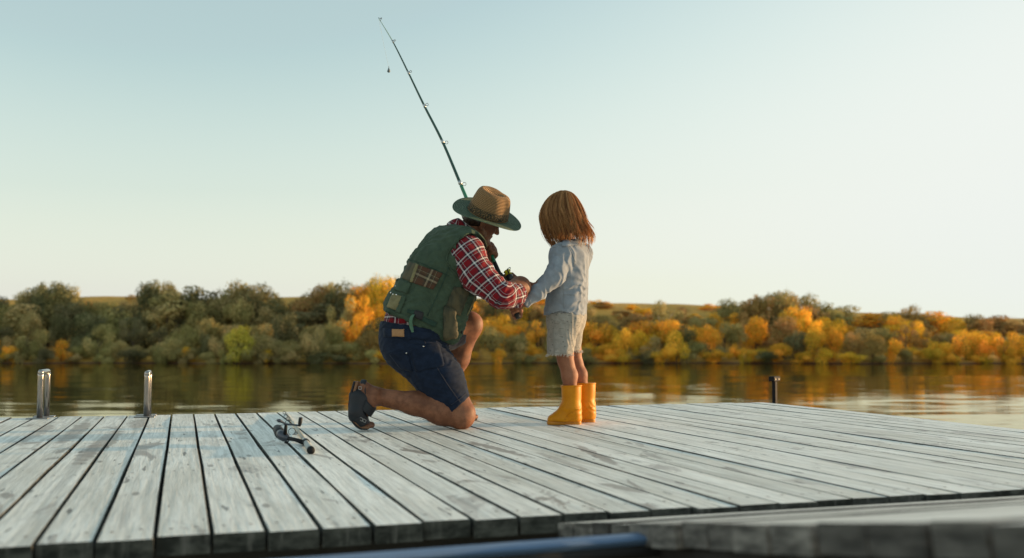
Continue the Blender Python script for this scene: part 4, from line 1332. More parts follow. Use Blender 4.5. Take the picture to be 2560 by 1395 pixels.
hemn = J(1043, 840, 5.05) - J(1075, 780, 5.05)
X = vf.grid(np.zeros(3, int), vf.n)
hemp = J(1037, 811, 4.98)
back = X[..., 0] < J(1092, 850, 4.98)[0]
hn1 = np.array([-.42, 0, -.91])
vf.D = np.where(back, np.maximum(vf.D, ((X - hemp) @ hn1).astype(np.float32)), vf.D)
hn2 = np.array([-.30, 0, -.95])
vf.D = np.where(~back, np.maximum(vf.D, ((X - J(1110, 856, 4.96)) @ hn2).astype(np.float32)), vf.D)
del X, back
spine = J(1100, 660, 5.05) - J(1040, 800, 5.05)
def vest_warp(P):
    g = np.exp(-((np.linalg.norm(P - J(1130, 700, 4.9), axis=1) / .13) ** 2))
    return -(folds(P, np.array([.9, 0, .45]), 48, .0060, 71) * (.35 + g) + folds(P, np.array([.2, .3, 1]), 70, .0034, 81)) + .008 * vnoise(P * 14, 9)
vf.warp(vest_warp)
skin_obj('vest', vf, VEST, man, MLOC, 1, key='man_vest')
bv = bvh_of('man_vest')
def with_weave(o, fn):
    V = np.array([o.matrix_world @ v.co if False else v.co for v in o.data.vertices], np.float32) + np.array(world_loc(o), np.float32)
    a = o.data.attributes.new('weave', 'FLOAT_VECTOR', 'POINT'); a.data.foreach_set('vector', fn(V).astype(np.float32).ravel())
    return o
qd = np.array([.90, .1, -.42]); qn = np.array([.42, 0, .90])
with_weave(drape('plaid_panel', bv, [(1046, 662), (1106, 683), (1083, 724), (1030, 706)], PLAID_DULL, man, .003, 14, 10), lambda V: np.stack([V @ qd, V @ qn, V[:, 2]], 1))
with_weave(drape('mesh_panel', bv, [(1024, 654), (1042, 660), (1026, 704), (1005, 695)], CAMO, man, .0025, 10, 10), lambda V: V)
with_weave(drape('edge_panel', bv, [(1041, 659), (1048, 662), (1032, 706), (1025, 704)], KHAKI, man, .004, 3, 8), lambda V: V)
pk = drape('pocket_flap', bv, [(1000, 699), (1030, 710), (1018, 735), (991, 726)], VEST, man, .007, 8, 6, corner=.25)
drape('pocket_flap', bv, [(994, 696), (1001, 698), (991, 727), (985, 725)], VEST, man, .005, 4, 6)
drape('pocket', bv, [(983, 733), (1006, 741), (992, 776), (968, 768)], KHAKI, man, .004, 10, 10, corner=.1)
drape('pocket_binding', bv, [(1007, 738), (1017, 742), (1001, 783), (990, 778)], VEST, man, .0055, 3, 8)
drape('hem_band', bv, [(966, 769), (1036, 797), (1032, 808), (963, 780)], VEST, man, .003, 20, 3)
bv2 = bv
for q in [(1012, 722), (991, 716), (993, 737), (985, 736), (979, 733)]: stud('snap', bv, q[0], q[1], .0046, CHROME, man)
seam('yoke_seam', bv, [(1020, 648), (1050, 657), (1085, 672), (1122, 690)], VESTDARK, man, .002)
seam('side_seam', bv, [(1122, 668), (1108, 705), (1090, 745), (1068, 790)], VESTDARK, man, .002)
seam('armhole_binding', bv, [(1183, 590), (1158, 597), (1138, 608), (1124, 626), (1117, 645), (1122, 663), (1140, 688), (1160, 708)], VEST, man, .0045, .001, 40)
drape('camo_panel', bv, [(1135, 716), (1176, 722), (1150, 790), (1112, 770)], CAMO, man, .003, 10, 12)
drape('bellows_pocket', bv, [(1108, 762), (1136, 772), (1143, 842), (1108, 848)], CAMO, man, .014, 8, 12, corner=.35)
drape('side_strap', bv, [(1020, 772), (1046, 780), (1044, 790), (1018, 781)], VESTDARK, man, .006, 6, 3)
drape('side_strap', bv, [(1050, 788), (1092, 806), (1087, 818), (1048, 799)], VESTDARK, man, .006, 8, 3)
drape('buckle', bv, [(1038, 776), (1058, 783), (1055, 800), (1036, 793)], RUBBER, man, .010, 4, 4, corner=.3)
# loose strap end hanging from the buckle
sp = surf(bv, 1036, 786); p0 = sp[0] + sp[1] * .008 if sp else J(1036, 786, 4.87)
pts = smooth_pts([p0, p0 + [-.008, -.012, -.012], p0 + [-.014, -.010, -.035], p0 + [-.010, -.006, -.062], p0 + [-.004, -.004, -.085]], 12)
V, F = [], []
for k, p in enumerate(pts):
    w = .0085 * (1 if k < 10 else .7)
    for (a, b) in ((-w, -.0012), (w, -.0012), (w, .0012), (-w, .0012)): V.append(p + np.array([a, b - .3 * a, .15 * a]))
for k in range(len(pts) - 1):
    for j in range(4): F.append((k * 4 + j, k * 4 + (j + 1) % 4, k * 4 + 4 + (j + 1) % 4, k * 4 + 4 + j))
F += [(3, 2, 1, 0), tuple(range(len(V) - 4, len(V)))]
mesh('strap_end', V, F, mat_cloth('faded_green_strap', (.085, .16, .105), .15), man, loc=p0)
# front zip edge and its dangling pull
zp = [J(1190, 735, 4.955), J(1180, 762, 4.945), J(1166, 792, 4.94), J(1153, 812, 4.935)]
V, F = tube_vf(smooth_pts(zp, 10), .0035, 6); mesh('zip_edge', V, F, KHAKI, man, smooth=True, loc=zp[1])
V, F = tube_vf(smooth_pts([J(1152, 810, 4.93), J(1155, 822, 4.928), J(1154, 834, 4.928)], 6), [.003, .0045, .0045, .003, .0045, .003], 6)
mesh('zip_pull', V, F, RUBBER, man, smooth=True, loc=J(1153, 815, 4.93))

# --- sandals
def band(name, prims, p1, n1, p2, n2, inflate, mat, parent, loc, extra=None):
    f = Field(prims, .0036, inflate)
    f.plane(p1, n1); f.plane(p2, -np.asarray(n2))
    return skin_obj(name, f, mat, parent, loc, 1, key=name + str(len(SKINS)))
def slab(name, curve, widths, thick, mat, parent, yc, up_hint):
    """curved sole: measured curve (px, py) in the foot's plane, widths across it"""
    P = np.array([J(x, y, yc) for x, y in smooth_pts(curve, 22)])
    w = np.interp(np.linspace(0, 1, 22), np.linspace(0, 1, len(widths)), widths)
    T = np.gradient(P, axis=0); T /= np.linalg.norm(T, axis=1)[:, None]
    N = np.cross(T, np.array([0, 1.0, 0])); N *= np.sign((N @ up_hint))[:, None]
    V, F = [], []
    for k in range(22):
        e = 1.0
        for (a, b) in ((-1, .12), (-.9, 0), (.9, 0), (1, .12), (1, .85), (.88, 1), (-.88, 1), (-1, .85)):
            V.append(P[k] + np.array([0, 1, 0]) * a * w[k] + N[k] * b * thick)
    for k in range(21):
        for j in range(8): F.append((k * 8 + j, k * 8 + (j + 1) % 8, k * 8 + 8 + (j + 1) % 8, k * 8 + 8 + j))
    F += [tuple(range(7, -1, -1)), tuple(range(21 * 8, 22 * 8))]
    return mesh(name, V, F, mat, parent, smooth=False, loc=P[10])
sandR = bpy.data.objects.new('sandal', None); COL.objects.link(sandR); sandR.location = J(900, 1020, 4.8); attach(sandR, man)
solec = [(885, 953), (877, 985), (873, 1015), (878, 1045), (889, 1062), (904, 1072), (921, 1073.5)]
ww = [.024, .036, .036, .042, .048, .048, .040]
slab('sole', solec, ww, .009, RUBBER, sandR, YF, np.array([1, 0, .2]))
slab('footbed', [(x + 4 + (2 if y < 1000 else 0), y - (3 if y > 1060 else 0)) for x, y in solec], [v * .97 for v in ww], .012, CORK, sandR, YF, np.array([1, 0, .2]))
upf = Field([cone(J(892, 992, YF), J(892, 1030, YF), R(19, 4.8), R(21, 4.8), .03, (np.array([0, 1, 0]), 1.12)), cone(J(892, 1030, YF), J(906, 1056, YF), R(21, 4.8), R(15.5, 4.8), .03, (np.array([0, 1, 0]), 1.5)),
             cone(J(896, 1000, 4.81), J(922, 1004, 4.825), R(21, 4.8), R(19, 4.8), .03, (np.array([0, 1, 0]), 1.1))], .0038, .003)
upf.plane(J(890, 974, YF), np.array([-.5, 0, 1])); upf.plane(J(918, 1058, YF), np.array([.9, 0, -.42]))
upf.plane(J(926, 1000, YF), np.array([1, 0, .15]))
upf.plane(J(874, 1015, YF), np.array([-1, 0, 0]))
skin_obj('upper', upf, LEATHER, sandR, J(900, 1020, 4.8), 1, key='sandal_upper')
band('ankle_strap', footR[:2], J(917, 968, 4.82), np.array([1, 0, .1]), J(903, 966, 4.82), np.array([1, 0, .1]), .012, LEATHER, sandR, J(910, 966, 4.8))
band('instep_strap', footR[3:4] + footR[:1], J(940, 1022, 4.82), np.array([.62, 0, .55]), J(905, 1016, 4.82), np.array([.25, 0, .9]) * 0 + np.array([.62, 0, .55]), .011, LEATHER, sandR, J(920, 1012, 4.8))
band('toe_strap', footR[4:5], J(915, 1062, 4.8), np.array([.45, 0, -.9]), J(903, 1040, 4.8), np.array([.45, 0, -.9]), .010, LEATHER, sandR, J(905, 1050, 4.8))
for (x, y, y3, a) in [(911, 1052, 4.745, .5), (900, 970, 4.765, 1.5), (903, 1048, 4.742, .6)]:
    c = J(x, y, y3); V1 = []
    ax = np.array([math.cos(a), 0, -math.sin(a)]); az = np.array([math.sin(a), 0, math.cos(a)])
    parts = []
    for (p, q, h1, h2) in ((ax * .007, az, .0012, .006), (-ax * .007, az, .0012, .006), (az * .006, ax, .0012, .007), (-az * .006, ax, .0012, .007)):
        o_ = np.cross(q, [0, 1, 0])
        parts.append(box_vf(c + p, o_, np.array([0, 1.0, 0]), q, h1, .002, h2))
    V, F = join_vf(parts); mesh('buckle', V, F, GALV, sandR, loc=c)
sandL = bpy.data.objects.new('sandal', None); COL.objects.link(sandL); sandL.location = J(1140, 1045, 5.38); attach(sandL, man)
g0, g1 = ground(1078, 1051), ground(1193, 1050.5)
def flat_sole(name, a, b, z, th, mat, parent, wid):
    d = b - a; L = np.linalg.norm(d); d /= L; q = np.cross(UP, d); n = 18
    top, bot = [], []
    out = []
    for k in range(n):
        t = k / (n - 1); w = wid * (.62 + .38 * math.sin(math.pi * min(1, t * 1.15))) * (1 - max(0, t - .86) ** 2 * 28) * (1 - max(0, .1 - t) ** 2 * 40)
        out.append((a + d * L * t, w))
    loop = [c + q * w for c, w in out] + [c - q * w for c, w in reversed(out)]
    V = [p * [1, 1, 0] + UP * z for p in loop] + [p * [1, 1, 0] + UP * (z + th) for p in loop]
    m = len(loop); F = [tuple(range(m - 1, -1, -1)), tuple(range(m, 2 * m))] + [(i, (i + 1) % m, m + (i + 1) % m, m + i) for i in range(m)]
    return mesh(name, V, F, mat, parent, loc=(a + b) / 2)
flat_sole('sole', g0, g1, .0005, .009, RUBBER, sandL, .046)
flat_sole('footbed', g0, g1, .0095, .012, CORK, sandL, .045)
band('toe_strap', footL[1:3], J(1176, 1040, 5.39), np.array([1, 0, 0]), J(1140, 1035, 5.39), np.array([1, 0, 0]), .008, LEATHER, sandL, J(1150, 1036, 5.38))
band('ankle_strap', footL[:2], J(1106, 1022, 5.37), np.array([1, 0, 0]), J(1090, 1020, 5.37), np.array([1, 0, 0]), .006, LEATHER, sandL, J(1100, 1020, 5.37))

# --- straw hat
def hat():
    root = bpy.data.objects.new('hat', None); COL.objects.link(root)
    ax = np.array([.33, -.44, .84]); ax /= np.linalg.norm(ax)
    C = J(1219, 536, 5.05)
    root.location = C; attach(root, man)
    fx = f_ - ax * (f_ @ ax); fx /= np.linalg.norm(fx); sx = np.cross(ax, fx)
    n = 72
    straw = NT('woven_straw')
    mat = []
    def strawmat(name, light, dark, mixband):
        t = NT(name)
        sp = t.node('ShaderNodeSeparateXYZ'); t.l.new(t.node('ShaderNodeAttribute', attribute_name='weave').outputs['Vector'], sp.inputs[0])
        row = t.math('SINE', t.math('MULTIPLY', sp.outputs[0], 2 * math.pi / .0072))
        mp = t.coord(attr='weave', scale=(220, 420, 1)); n1 = t.noise(mp, 1, 3, .6)
        n2 = t.noise(t.coord('Object'), 40, 3, .6)
        c = t.mix(t.ramp(row, -.95, .55), dark, light)
        c = t.mix(t.ramp(n1.outputs[0], .42, .72, 0, .6), c, [x * .45 for x in dark])
        if mixband:
            f = t.math('MULTIPLY', t.ramp(sp.outputs[2], mixband[0] - .004, mixband[0] + .004), t.ramp(sp.outputs[2], mixband[1] - .004, mixband[1] + .004, 1, 0))
            sp_n = t.noise(t.coord(attr='weave', scale=(230, 150, 1)), 1, 2, .6)
            f2 = t.math('MULTIPLY', f, t.ramp(sp_n.outputs[0], .44, .50))
            c = t.mix(f2, c, (.030, .042, .030))
        c = t.mix(t.ramp(n2.outputs[0], .4, .7, 0, .25), c, [x * .6 for x in light])
        t.base(c, .7, 0, .3); t.bump(t.math('ADD', row, t.math('MULTIPLY', n1.outputs[0], .5)), 1.0, .003)
        return t.m
    STRAW = strawmat('tan_straw', (.50, .30, .135), (.27, .145, .06), (.006, .044))
    GREEN = strawmat('green_straw', (.160, .235, .150), (.045, .080, .054), None)
    def lathe(name, rings, mat, thick):
        """rings: list of (radius, height, spiral length); deform() shapes them"""
        V, A = [], []
        for (r, h, s) in rings:
            for i in range(n):
                a = 2 * math.pi * i / n
                V.append(deform(r, h, a)); A.append((s, a * .09, h))
        m = len(rings)
        F = [(k * n + i, k * n + (i + 1) % n, (k + 1) * n + (i + 1) % n, (k + 1) * n + i) for k in range(m - 1) for i in range(n)]
        o = mesh(name, V, F, mat, root, smooth=True, loc=C)
        at_ = o.data.attributes.new('weave', 'FLOAT_VECTOR', 'POINT'); at_.data.foreach_set('vector', np.array(A, np.float32).ravel())
        md = o.modifiers.new('thickness', 'SOLIDIFY'); md.thickness = thick; md.offset = -1
        return o
    def deform(r, h, a):
        c_, s__ = math.cos(a), math.sin(a)
        x, y = r * c_ * 1.08, r * s__ * .97
        if h > .001 or r < .105:                # crown: crease along the top, front pinches, lower at the front
            top = max(0, (h - .050) / .072)
            x *= 1 - .05 * top; y *= 1 - .05 * top
            pinch = math.exp(-((x - .062) / .030) ** 2) * math.exp(-((abs(y) - .070) / .030) ** 2) * min(1, max(0, (h - .03) / .06))
            y -= np.sign(y) * .020 * pinch; h -= .006 * pinch
            h += -.10 * x * top * .9
            if r < .072: h -= .024 * math.exp(-(y / .026) ** 2) * (1 - (r / .075) ** 2) * math.exp(-((x - .0) / .06) ** 2)
        else:                                    # brim: gentle wave, dips front and back, slightly rolled sides
            k = (r - .10) / .066
            h += k * (.010 * s__ * s__ - .012 * c_ * c_) + .0035 * k * math.sin(3 * a + 1) 
        return C + fx * x + sx * y + ax * h
    prof = [(.0985, .002), (.0975, .016), (.0955, .032), (.0930, .050), (.0905, .068), (.0880, .084), (.0855, .098), (.0815, .110), (.0755, .1185), (.067, .123), (.057, .125), (.045, .126), (.032, .1265), (.018, .127), (.004, .127)]
    rings, s = [], 0
    for k, (r, h) in enumerate(prof):
        if k: s += math.hypot(r - prof[k - 1][0], h - prof[k - 1][1])
        rings.append((r, h, s))
    lathe('crown', rings, STRAW, .003)
    rings = [(.0985 + .0685 * k / 9, .0005, .0685 * k / 9) for k in range(10)]
    lathe('brim', rings, GREEN, .003)
    return root
hat()['label'] = 'tan straw hat with a green brim'
# ------------------------------------------------------------------ the girl
GLOC = (.29, 5.22, 0)
girl = thing('person', 'small girl in pale grey shirt and yellow boots holding the rod butt', 'person', GLOC)
FG = np.array([-.90, .43, 0]); FG /= np.linalg.norm(FG)
SG = np.cross(FG, UP)                                      # towards her right (away from us)
LINEN = mat_cloth('pale_grey_linen', (.25, .275, .31), .12, .9, bump=.4, weave=1400)
WHITE = mat_cloth('white_cotton', (.52, .55, .58), .05, .9)
def mat_print():
    t = NT('oatmeal_cotton_print')
    n = t.noise(t.coord('Object'), 30, 4, .6)
    c = t.mix(t.ramp(n.outputs[0], .3, .7), (.275, .258, .23), (.35, .328, .292))
    d = t.noise(t.coord('Object', (34, 34, 330)), 1, 1, .3)
    c = t.mix(t.ramp(d.outputs[0], .66, .70, 0, .65), c, (.14, .125, .11))
    v = t.node('ShaderNodeTexVoronoi'); t.l.new(t.coord('Object', (44, 44, 44)), v.inputs['Vector']); v.inputs['Scale'].default_value = 1.0
    c = t.mix(t.ramp(v.outputs['Distance'], .16, .20, .6, 0), c, (.11, .10, .095))
    t.base(c, .9, 0, .15); t.bump(n.outputs[0], .35, .005)
    return t.m
PRINT = mat_print()
def mat_boot():
    t = NT('yellow_boot_rubber')
    n = t.noise(t.coord('Object'), 18, 4, .6)
    c = t.mix(t.ramp(n.outputs[0], .35, .7), (.58, .205, .002), (.67, .255, .003))
    n3 = t.noise(t.coord('Object'), 42, 5, .7)
    c = t.mix(t.ramp(n3.outputs[0], .58, .72, 0, .35), c, (.26, .11, .02))
    t.base(c, .48, 0, .22)
    t.bump(n.outputs[0], .08, .004)
    return t.m
BOOT = mat_boot()

gsN, gsF = J(1404, 640, 5.11), J(1450, 634, 5.33)
geN, gwN = J(1386, 691, 5.05), J(1311, 757, 5.01)
geF, gwF = J(1394, 684, 5.37), J(1352, 709, 5.20)
ghN, ghF = J(1403, 800, 5.16), J(1432, 800, 5.28)
gkN, gkF = J(1414, 903, 5.165), J(1436, 896, 5.305)
gaN, gaF = J(1427, 1010, 5.165), J(1462, 1008, 5.31)
gneck0, gneck1 = J(1424, 622, 5.22), J(1416, 590, 5.21)
g_torso = [cone(J(1426, 645, 5.17), J(1416, 770, 5.18), R(31, 5.2), R(32, 5.2), .05), cone(J(1434, 645, 5.27), J(1422, 770, 5.27), R(31, 5.2), R(32, 5.2), .05),
           cone(gsN, gsF, R(24, 5.2), R(24, 5.2), .04), cone(J(1426, 640, 5.22), gneck0, R(28, 5.2), R(20, 5.2), .04)]
g_pelvis = [cone(J(1408, 806, 5.17), J(1428, 806, 5.28), R(25, 5.2), R(24, 5.2), .04), cone(J(1412, 780, 5.19), J(1422, 780, 5.26), R(27, 5.2), R(27, 5.2), .04)]
g_armN = [cone(gsN, geN, R(20, 5.1), R(15, 5.1), .02), cone(geN, gwN, R(15, 5.05), R(9.5, 5.0), .015)]
g_armF = [cone(gsF, geF, R(20, 5.3), R(15, 5.3), .02), cone(geF, gwF, R(15, 5.3), R(8.5, 5.2), .015)]
g_legN = [cone(ghN, J(1412, 885, 5.165), R(25, 5.2), R(20, 5.2), .03), cone(J(1412, 885, 5.165), J(1417, 912, 5.16), R(20.5, 5.2), R(17.5, 5.2), .02),
          cone(J(1417, 912, 5.165), J(1424, 938, 5.165), R(17.5, 5.2), R(19, 5.2), .02), cone(J(1424, 938, 5.165), gaN, R(19, 5.2), R(13, 5.2), .02), ball(J(1407, 902, 5.155), R(12, 5.2), .02)]
g_legF = [cone(ghF, J(1433, 880, 5.30), R(24, 5.2), R(19, 5.3), .03), cone(J(1433, 880, 5.30), J(1440, 908, 5.305), R(19, 5.3), R(16, 5.3), .02),
          cone(J(1440, 908, 5.305), J(1449, 936, 5.305), R(16, 5.3), R(18, 5.3), .02), cone(J(1449, 936, 5.305), gaF, R(18, 5.3), R(12.5, 5.3), .02)]
g_feet = [cone(gaN, J(1436, 1045, 5.165), R(13, 5.2), R(11, 5.2), .02), cone(gaN, J(1385, 1050, 5.15), R(12, 5.2), R(6, 5.2), .03),
          cone(gaF, J(1474, 1040, 5.31), R(12, 5.3), R(11, 5.3), .02), cone(gaF, J(1425, 1044, 5.32), R(12, 5.3), R(6, 5.3), .03)]
# head, tipped down towards her hands
GHC = J(1404, 543, 5.20)
gf = FG * .88 + UP * -.42; gf /= np.linalg.norm(gf)
gs = np.cross(FG, UP); gu = np.cross(gs, gf); gu /= np.linalg.norm(gu)
GA = np.array([gf, gs, gu])
def gp(a, b, c): return GHC + gf * a + gs * b + gu * c
g_head = [cone(gneck0, gneck1, R(18, 5.2), R(17, 5.2), .02), cone(gneck1, gp(-.015, 0, -.03), R(17, 5.2), R(17, 5.2), .02),
          ball(gp(-.008, 0, .020), 0, .02, GA, (.084, .070, .074)), ball(gp(.024, 0, -.030), 0, .025, GA, (.050, .052, .054)),
          ball(gp(.052, 0, -.070), .018, .025), ball(gp(.052, .026, -.040), .020, .025), ball(gp(.052, -.026, -.040), .020, .025),
          cone(gp(.073, 0, -.010), gp(.084, 0, -.026), .006, .0085, .008),
          cone(gp(.069, .012, -.052), gp(.0735, 0, -.050), .0045, .0055, .004), cone(gp(.069, -.012, -.052), gp(.0735, 0, -.050), .0045, .0055, .004),
          cone(gp(.068, .010, -.058), gp(.0715, 0, -.059), .0045, .006, .004), cone(gp(.068, -.010, -.058), gp(.0715, 0, -.059), .0045, .006, .004)]
for sg in (1, -1): g_head.append(ball(gp(-.006, .070 * sg, -.014), 0, .006, GA, (.014, .006, .024)))
# near hand closed round the end of the rod, far hand laid on the man's wrist
rc2, rd2 = rod_at(775)
g_handN = fist(rc2, -rd2, np.array([.75, -.45, .25]), .0135, .0125, .0072, .060, 1, wrist=gwN, curl=225, start=-15)
hF = J(1334, 713, 5.135)
g_handF = [cone(gwF, hF, R(8, 5.2), .013, .012)]
for i in range(4):
    o = hF + np.array([.000, -.014 + .0095 * i, .004 - .002 * i]); a = o + np.array([-.020, -.003, .007]); b = a + np.array([-.014, -.004, -.007]); c = b + np.array([-.008, -.004, -.013])
    g_handF += [cone(o, a, .0070, .0066, .003), cone(a, b, .0066, .0060, .002), cone(b, c, .0060, .0052, .002)]
g_handF += [cone(hF + np.array([.006, -.008, -.004]), hF + np.array([-.012, -.022, -.008]), .0085, .0070, .004), cone(hF + np.array([-.012, -.022, -.008]), hF + np.array([-.026, -.022, -.016]), .0070, .0058, .003)]
gb = Field(g_torso + g_pelvis + g_armN + g_armF + g_legN + g_legF + g_feet + g_head + g_handN + g_handF, .0038)
for sg in (1, -1):
    gb.cut(ball(gp(.066, .026 * sg, -.006), .009, .01), 0, .008); gb.add(ball(gp(.0615, .026 * sg, -.006), .0098, .002))
skin_obj('body', gb, SKIN_G, girl, GLOC, 1, key='girl_body')
for sg in (1, -1):
    V, F = tube_vf([gp(.0705, .026 * sg, -.007), gp(.0718, .026 * sg, -.007)], [.0048, .003], 10)
    mesh('iris', V, F, plain('grey_iris', (.05, .05, .05), .2), girl, smooth=True, loc=gp(.07, .026 * sg, 0))
V, F = torus_vf(gwF + (hF - gwF) * .25, hF - gwF, .0185, .0018, 20, 6)
mesh('bracelet', V, F, plain('thread_bracelet', (.30, .22, .10), .7), girl, smooth=True, loc=gwF)

# --- shirt jacket
jk = [cone(J(1424, 650, 5.17), J(1408, 786, 5.175), R(43, 5.2), R(49, 5.2), .06), cone(J(1434, 650, 5.28), J(1419, 786, 5.285), R(40, 5.2), R(48, 5.2), .06),
      cone(gsN, gsF, R(29, 5.2), R(27, 5.2), .05), cone(J(1426, 642, 5.22), J(1423, 618, 5.22), R(36, 5.2), R(27, 5.2), .04)]
sN = [cone(gsN, J(1389, 688, 5.045), R(30, 5.1), R(25, 5.05), .025), cone(J(1389, 688, 5.045), J(1344, 732, 5.02), R(25, 5.05), R(18, 5.0), .025), cone(J(1344, 732, 5.02), J(1309, 757, 5.005), R(18, 5), R(14, 5), .02)]
sF = [cone(gsF, geF, R(28, 5.3), R(25, 5.35), .03), cone(geF, J(1350, 711, 5.21), R(24, 5.3), R(12.5, 5.2), .02)]
jf = Field(jk + sN + sF, .0042)
cN = J(1309, 757, 5.005); cd = cN - J(1344, 732, 5.02); cd /= np.linalg.norm(cd)
X = jf.grid(np.zeros(3, int), jf.n)
m = np.linalg.norm(X - cN, axis=-1) < .05
jf.D = np.where(m, np.maximum(jf.D, ((X - cN) @ cd).astype(np.float32)), jf.D)
cF = J(1350, 711, 5.21); cdF = cF - geF; cdF /= np.linalg.norm(cdF)
m = np.linalg.norm(X - cF, axis=-1) < .045
jf.D = np.where(m, np.maximum(jf.D, ((X - cF) @ cdF).astype(np.float32)), jf.D)
# curved shirt tail hem: lower at the front corner and at the back, higher at the side seam
hemz = J(1415, 789, 5.2)[2] + .022 * np.exp(-((X[..., 0] - J(1402, 780, 5.15)[0]) / .045) ** 2) - .25 * (X[..., 0] - J(1410, 780, 5.2)[0]) * 0
tors = np.linalg.norm((X - J(1415, 790, 5.22))[..., :2], axis=-1) < .22
jf.D = np.where(tors & (X[..., 0] > J(1350, 790, 5.1)[0]), np.maximum(jf.D, (hemz - X[..., 2]).astype(np.float32)), jf.D)
del X, m, tors, hemz
jf.cut(cone(J(1424, 612, 5.22), J(1410, 570, 5.2), R(23, 5.2), R(30, 5.2)), 0, .006)
def jacket_warp(P):
    w1 = np.exp(-((np.linalg.norm(P - J(1440, 735, 5.1), axis=1) / .09) ** 2))
    w2 = np.exp(-((np.linalg.norm(P - J(1392, 690, 5.0), axis=1) / .07) ** 2))
    return -(folds(P, np.array([.25, -.2, 1]), 80, .0060, 201) * (.12 + w1) + folds(P, np.array([.9, 0, .7]), 62, .0042, 211, False) * (.2 + w2) + folds(P, np.array([1, .6, .15]), 70, .0030, 221)) + .006 * vnoise(P * 16, 22)
jf.warp(jacket_warp)
skin_obj('shirt', jf, LINEN, girl, GLOC, 1, key='girl_shirt')
bj = bvh_of('girl_shirt')
SEAMW = plain('grey_linen_seam', (.26, .28, .30), .9)
seam('shoulder_seam', bj, [(1384, 619), (1402, 612), (1420, 617), (1431, 634), (1438, 655)], SEAMW, girl, .0022)
seam('armhole_seam', bj, [(1421, 617), (1433, 640), (1437, 668)], SEAMW, girl, .0018)
seam('side_seam', bj, [(1408, 712), (1410, 745), (1411, 770)], SEAMW, girl, .0018)
seam('cuff_seam', bj, [(1317, 738), (1323, 748), (1328, 760)], SEAMW, girl, .0016)
drape('collar', bj, [(1408, 602), (1458, 598), (1462, 612), (1404, 618)], LINEN, girl, .006, 12, 4)
V, F = torus_vf(cN - cd * .002, cd, R(13, 5), .0035, 24, 6); mesh('cuff', V, F, LINEN, girl, smooth=True, loc=cN)
uf = Field([cone(J(1408, 770, 5.18), J(1408, 792, 5.18), R(42, 5.2), R(42, 5.2), .05), cone(J(1420, 770, 5.27), J(1420, 792, 5.27), R(41, 5.2), R(41, 5.2), .05)], .0042)
uf.plane(J(1410, 793.5, 5.2), np.array([.03, 0, -1])); uf.plane(J(1410, 762, 5.2), UP)
uf.warp(lambda P: -folds(P, np.array([1, .3, 0]), 60, .003, 231))
skin_obj('undershirt', uf, WHITE, girl, GLOC, 1, key='girl_under')

# --- shorts with frayed hems
sh = Field([cone(J(1410, 796, 5.18), J(1400, 880, 5.16), R(41, 5.2), R(33, 5.2), .03), cone(J(1424, 796, 5.28), J(1424, 876, 5.295), R(38, 5.2), R(28, 5.2), .02),
            cone(J(1411, 786, 5.17), J(1423, 786, 5.28), R(40, 5.2), R(38, 5.2), .05)], .0042)
def hem_cut(c, lim_lo, lim_hi, n):
    X = sh.grid(np.zeros(3, int), sh.n)
    m = (X[..., 1] >= lim_lo) & (X[..., 1] < lim_hi)
    d = ((X - c) @ n).astype(np.float32) + (.003 * vnoise(X.reshape(-1, 3) * np.array([70, 70, 10]), 77)).reshape(X.shape[:3]).astype(np.float32)
    sh.D = np.where(m, np.maximum(sh.D, d), sh.D)
hem_cut(J(1400, 886, 5.16), 4.8, 5.235, np.array([0.03, 0, -1.0])); hem_cut(J(1428, 878, 5.295), 5.235, 5.6, np.array([0.05, 0, -1.0]))
sh.plane(J(1412, 783, 5.2), UP)
sh.warp(lambda P: -(folds(P, np.array([.9, .3, .25]), 55, .002, 241) + folds(P, np.array([.4, 0, 1]), 70, .0012, 251)))
skin_obj('shorts', sh, PRINT, girl, GLOC, 1, key='girl_shorts')
bg = bvh_of('girl_shorts')
fr = random.Random(8); parts = []
for c, r, y in ((J(1400, 886, 5.16), R(33, 5.2), 5.16), (J(1428, 878, 5.295), R(27, 5.3), 5.295)):
    for i in range(170):
        a = fr.uniform(0, 6.283); p = c + np.array([math.cos(a) * r * fr.uniform(.92, .98), math.sin(a) * r * fr.uniform(.92, .98), fr.uniform(-.001, .006)])
        l = fr.uniform(.004, .014); o_ = np.array([math.cos(a) * fr.uniform(0, .008), math.sin(a) * fr.uniform(0, .008), -l]); o_[0] += fr.uniform(-.005, .005)
        parts.append(tube_vf([p, p + o_ * .6, p + o_ + [fr.uniform(-.003, .003), 0, 0]], [.0011, .0009, .0005], 4, caps=False))
V, F = join_vf(parts); o = mesh('frayed_hem', V, F, mat_cloth('frayed_thread', (.55, .51, .45), .05), girl, loc=GLOC); o['kind'] = 'stuff'
seam('side_seam', bg, [(1386, 800), (1384, 840), (1386, 884)], plain('oatmeal_seam', (.27, .25, .22), .9), girl, .0015)

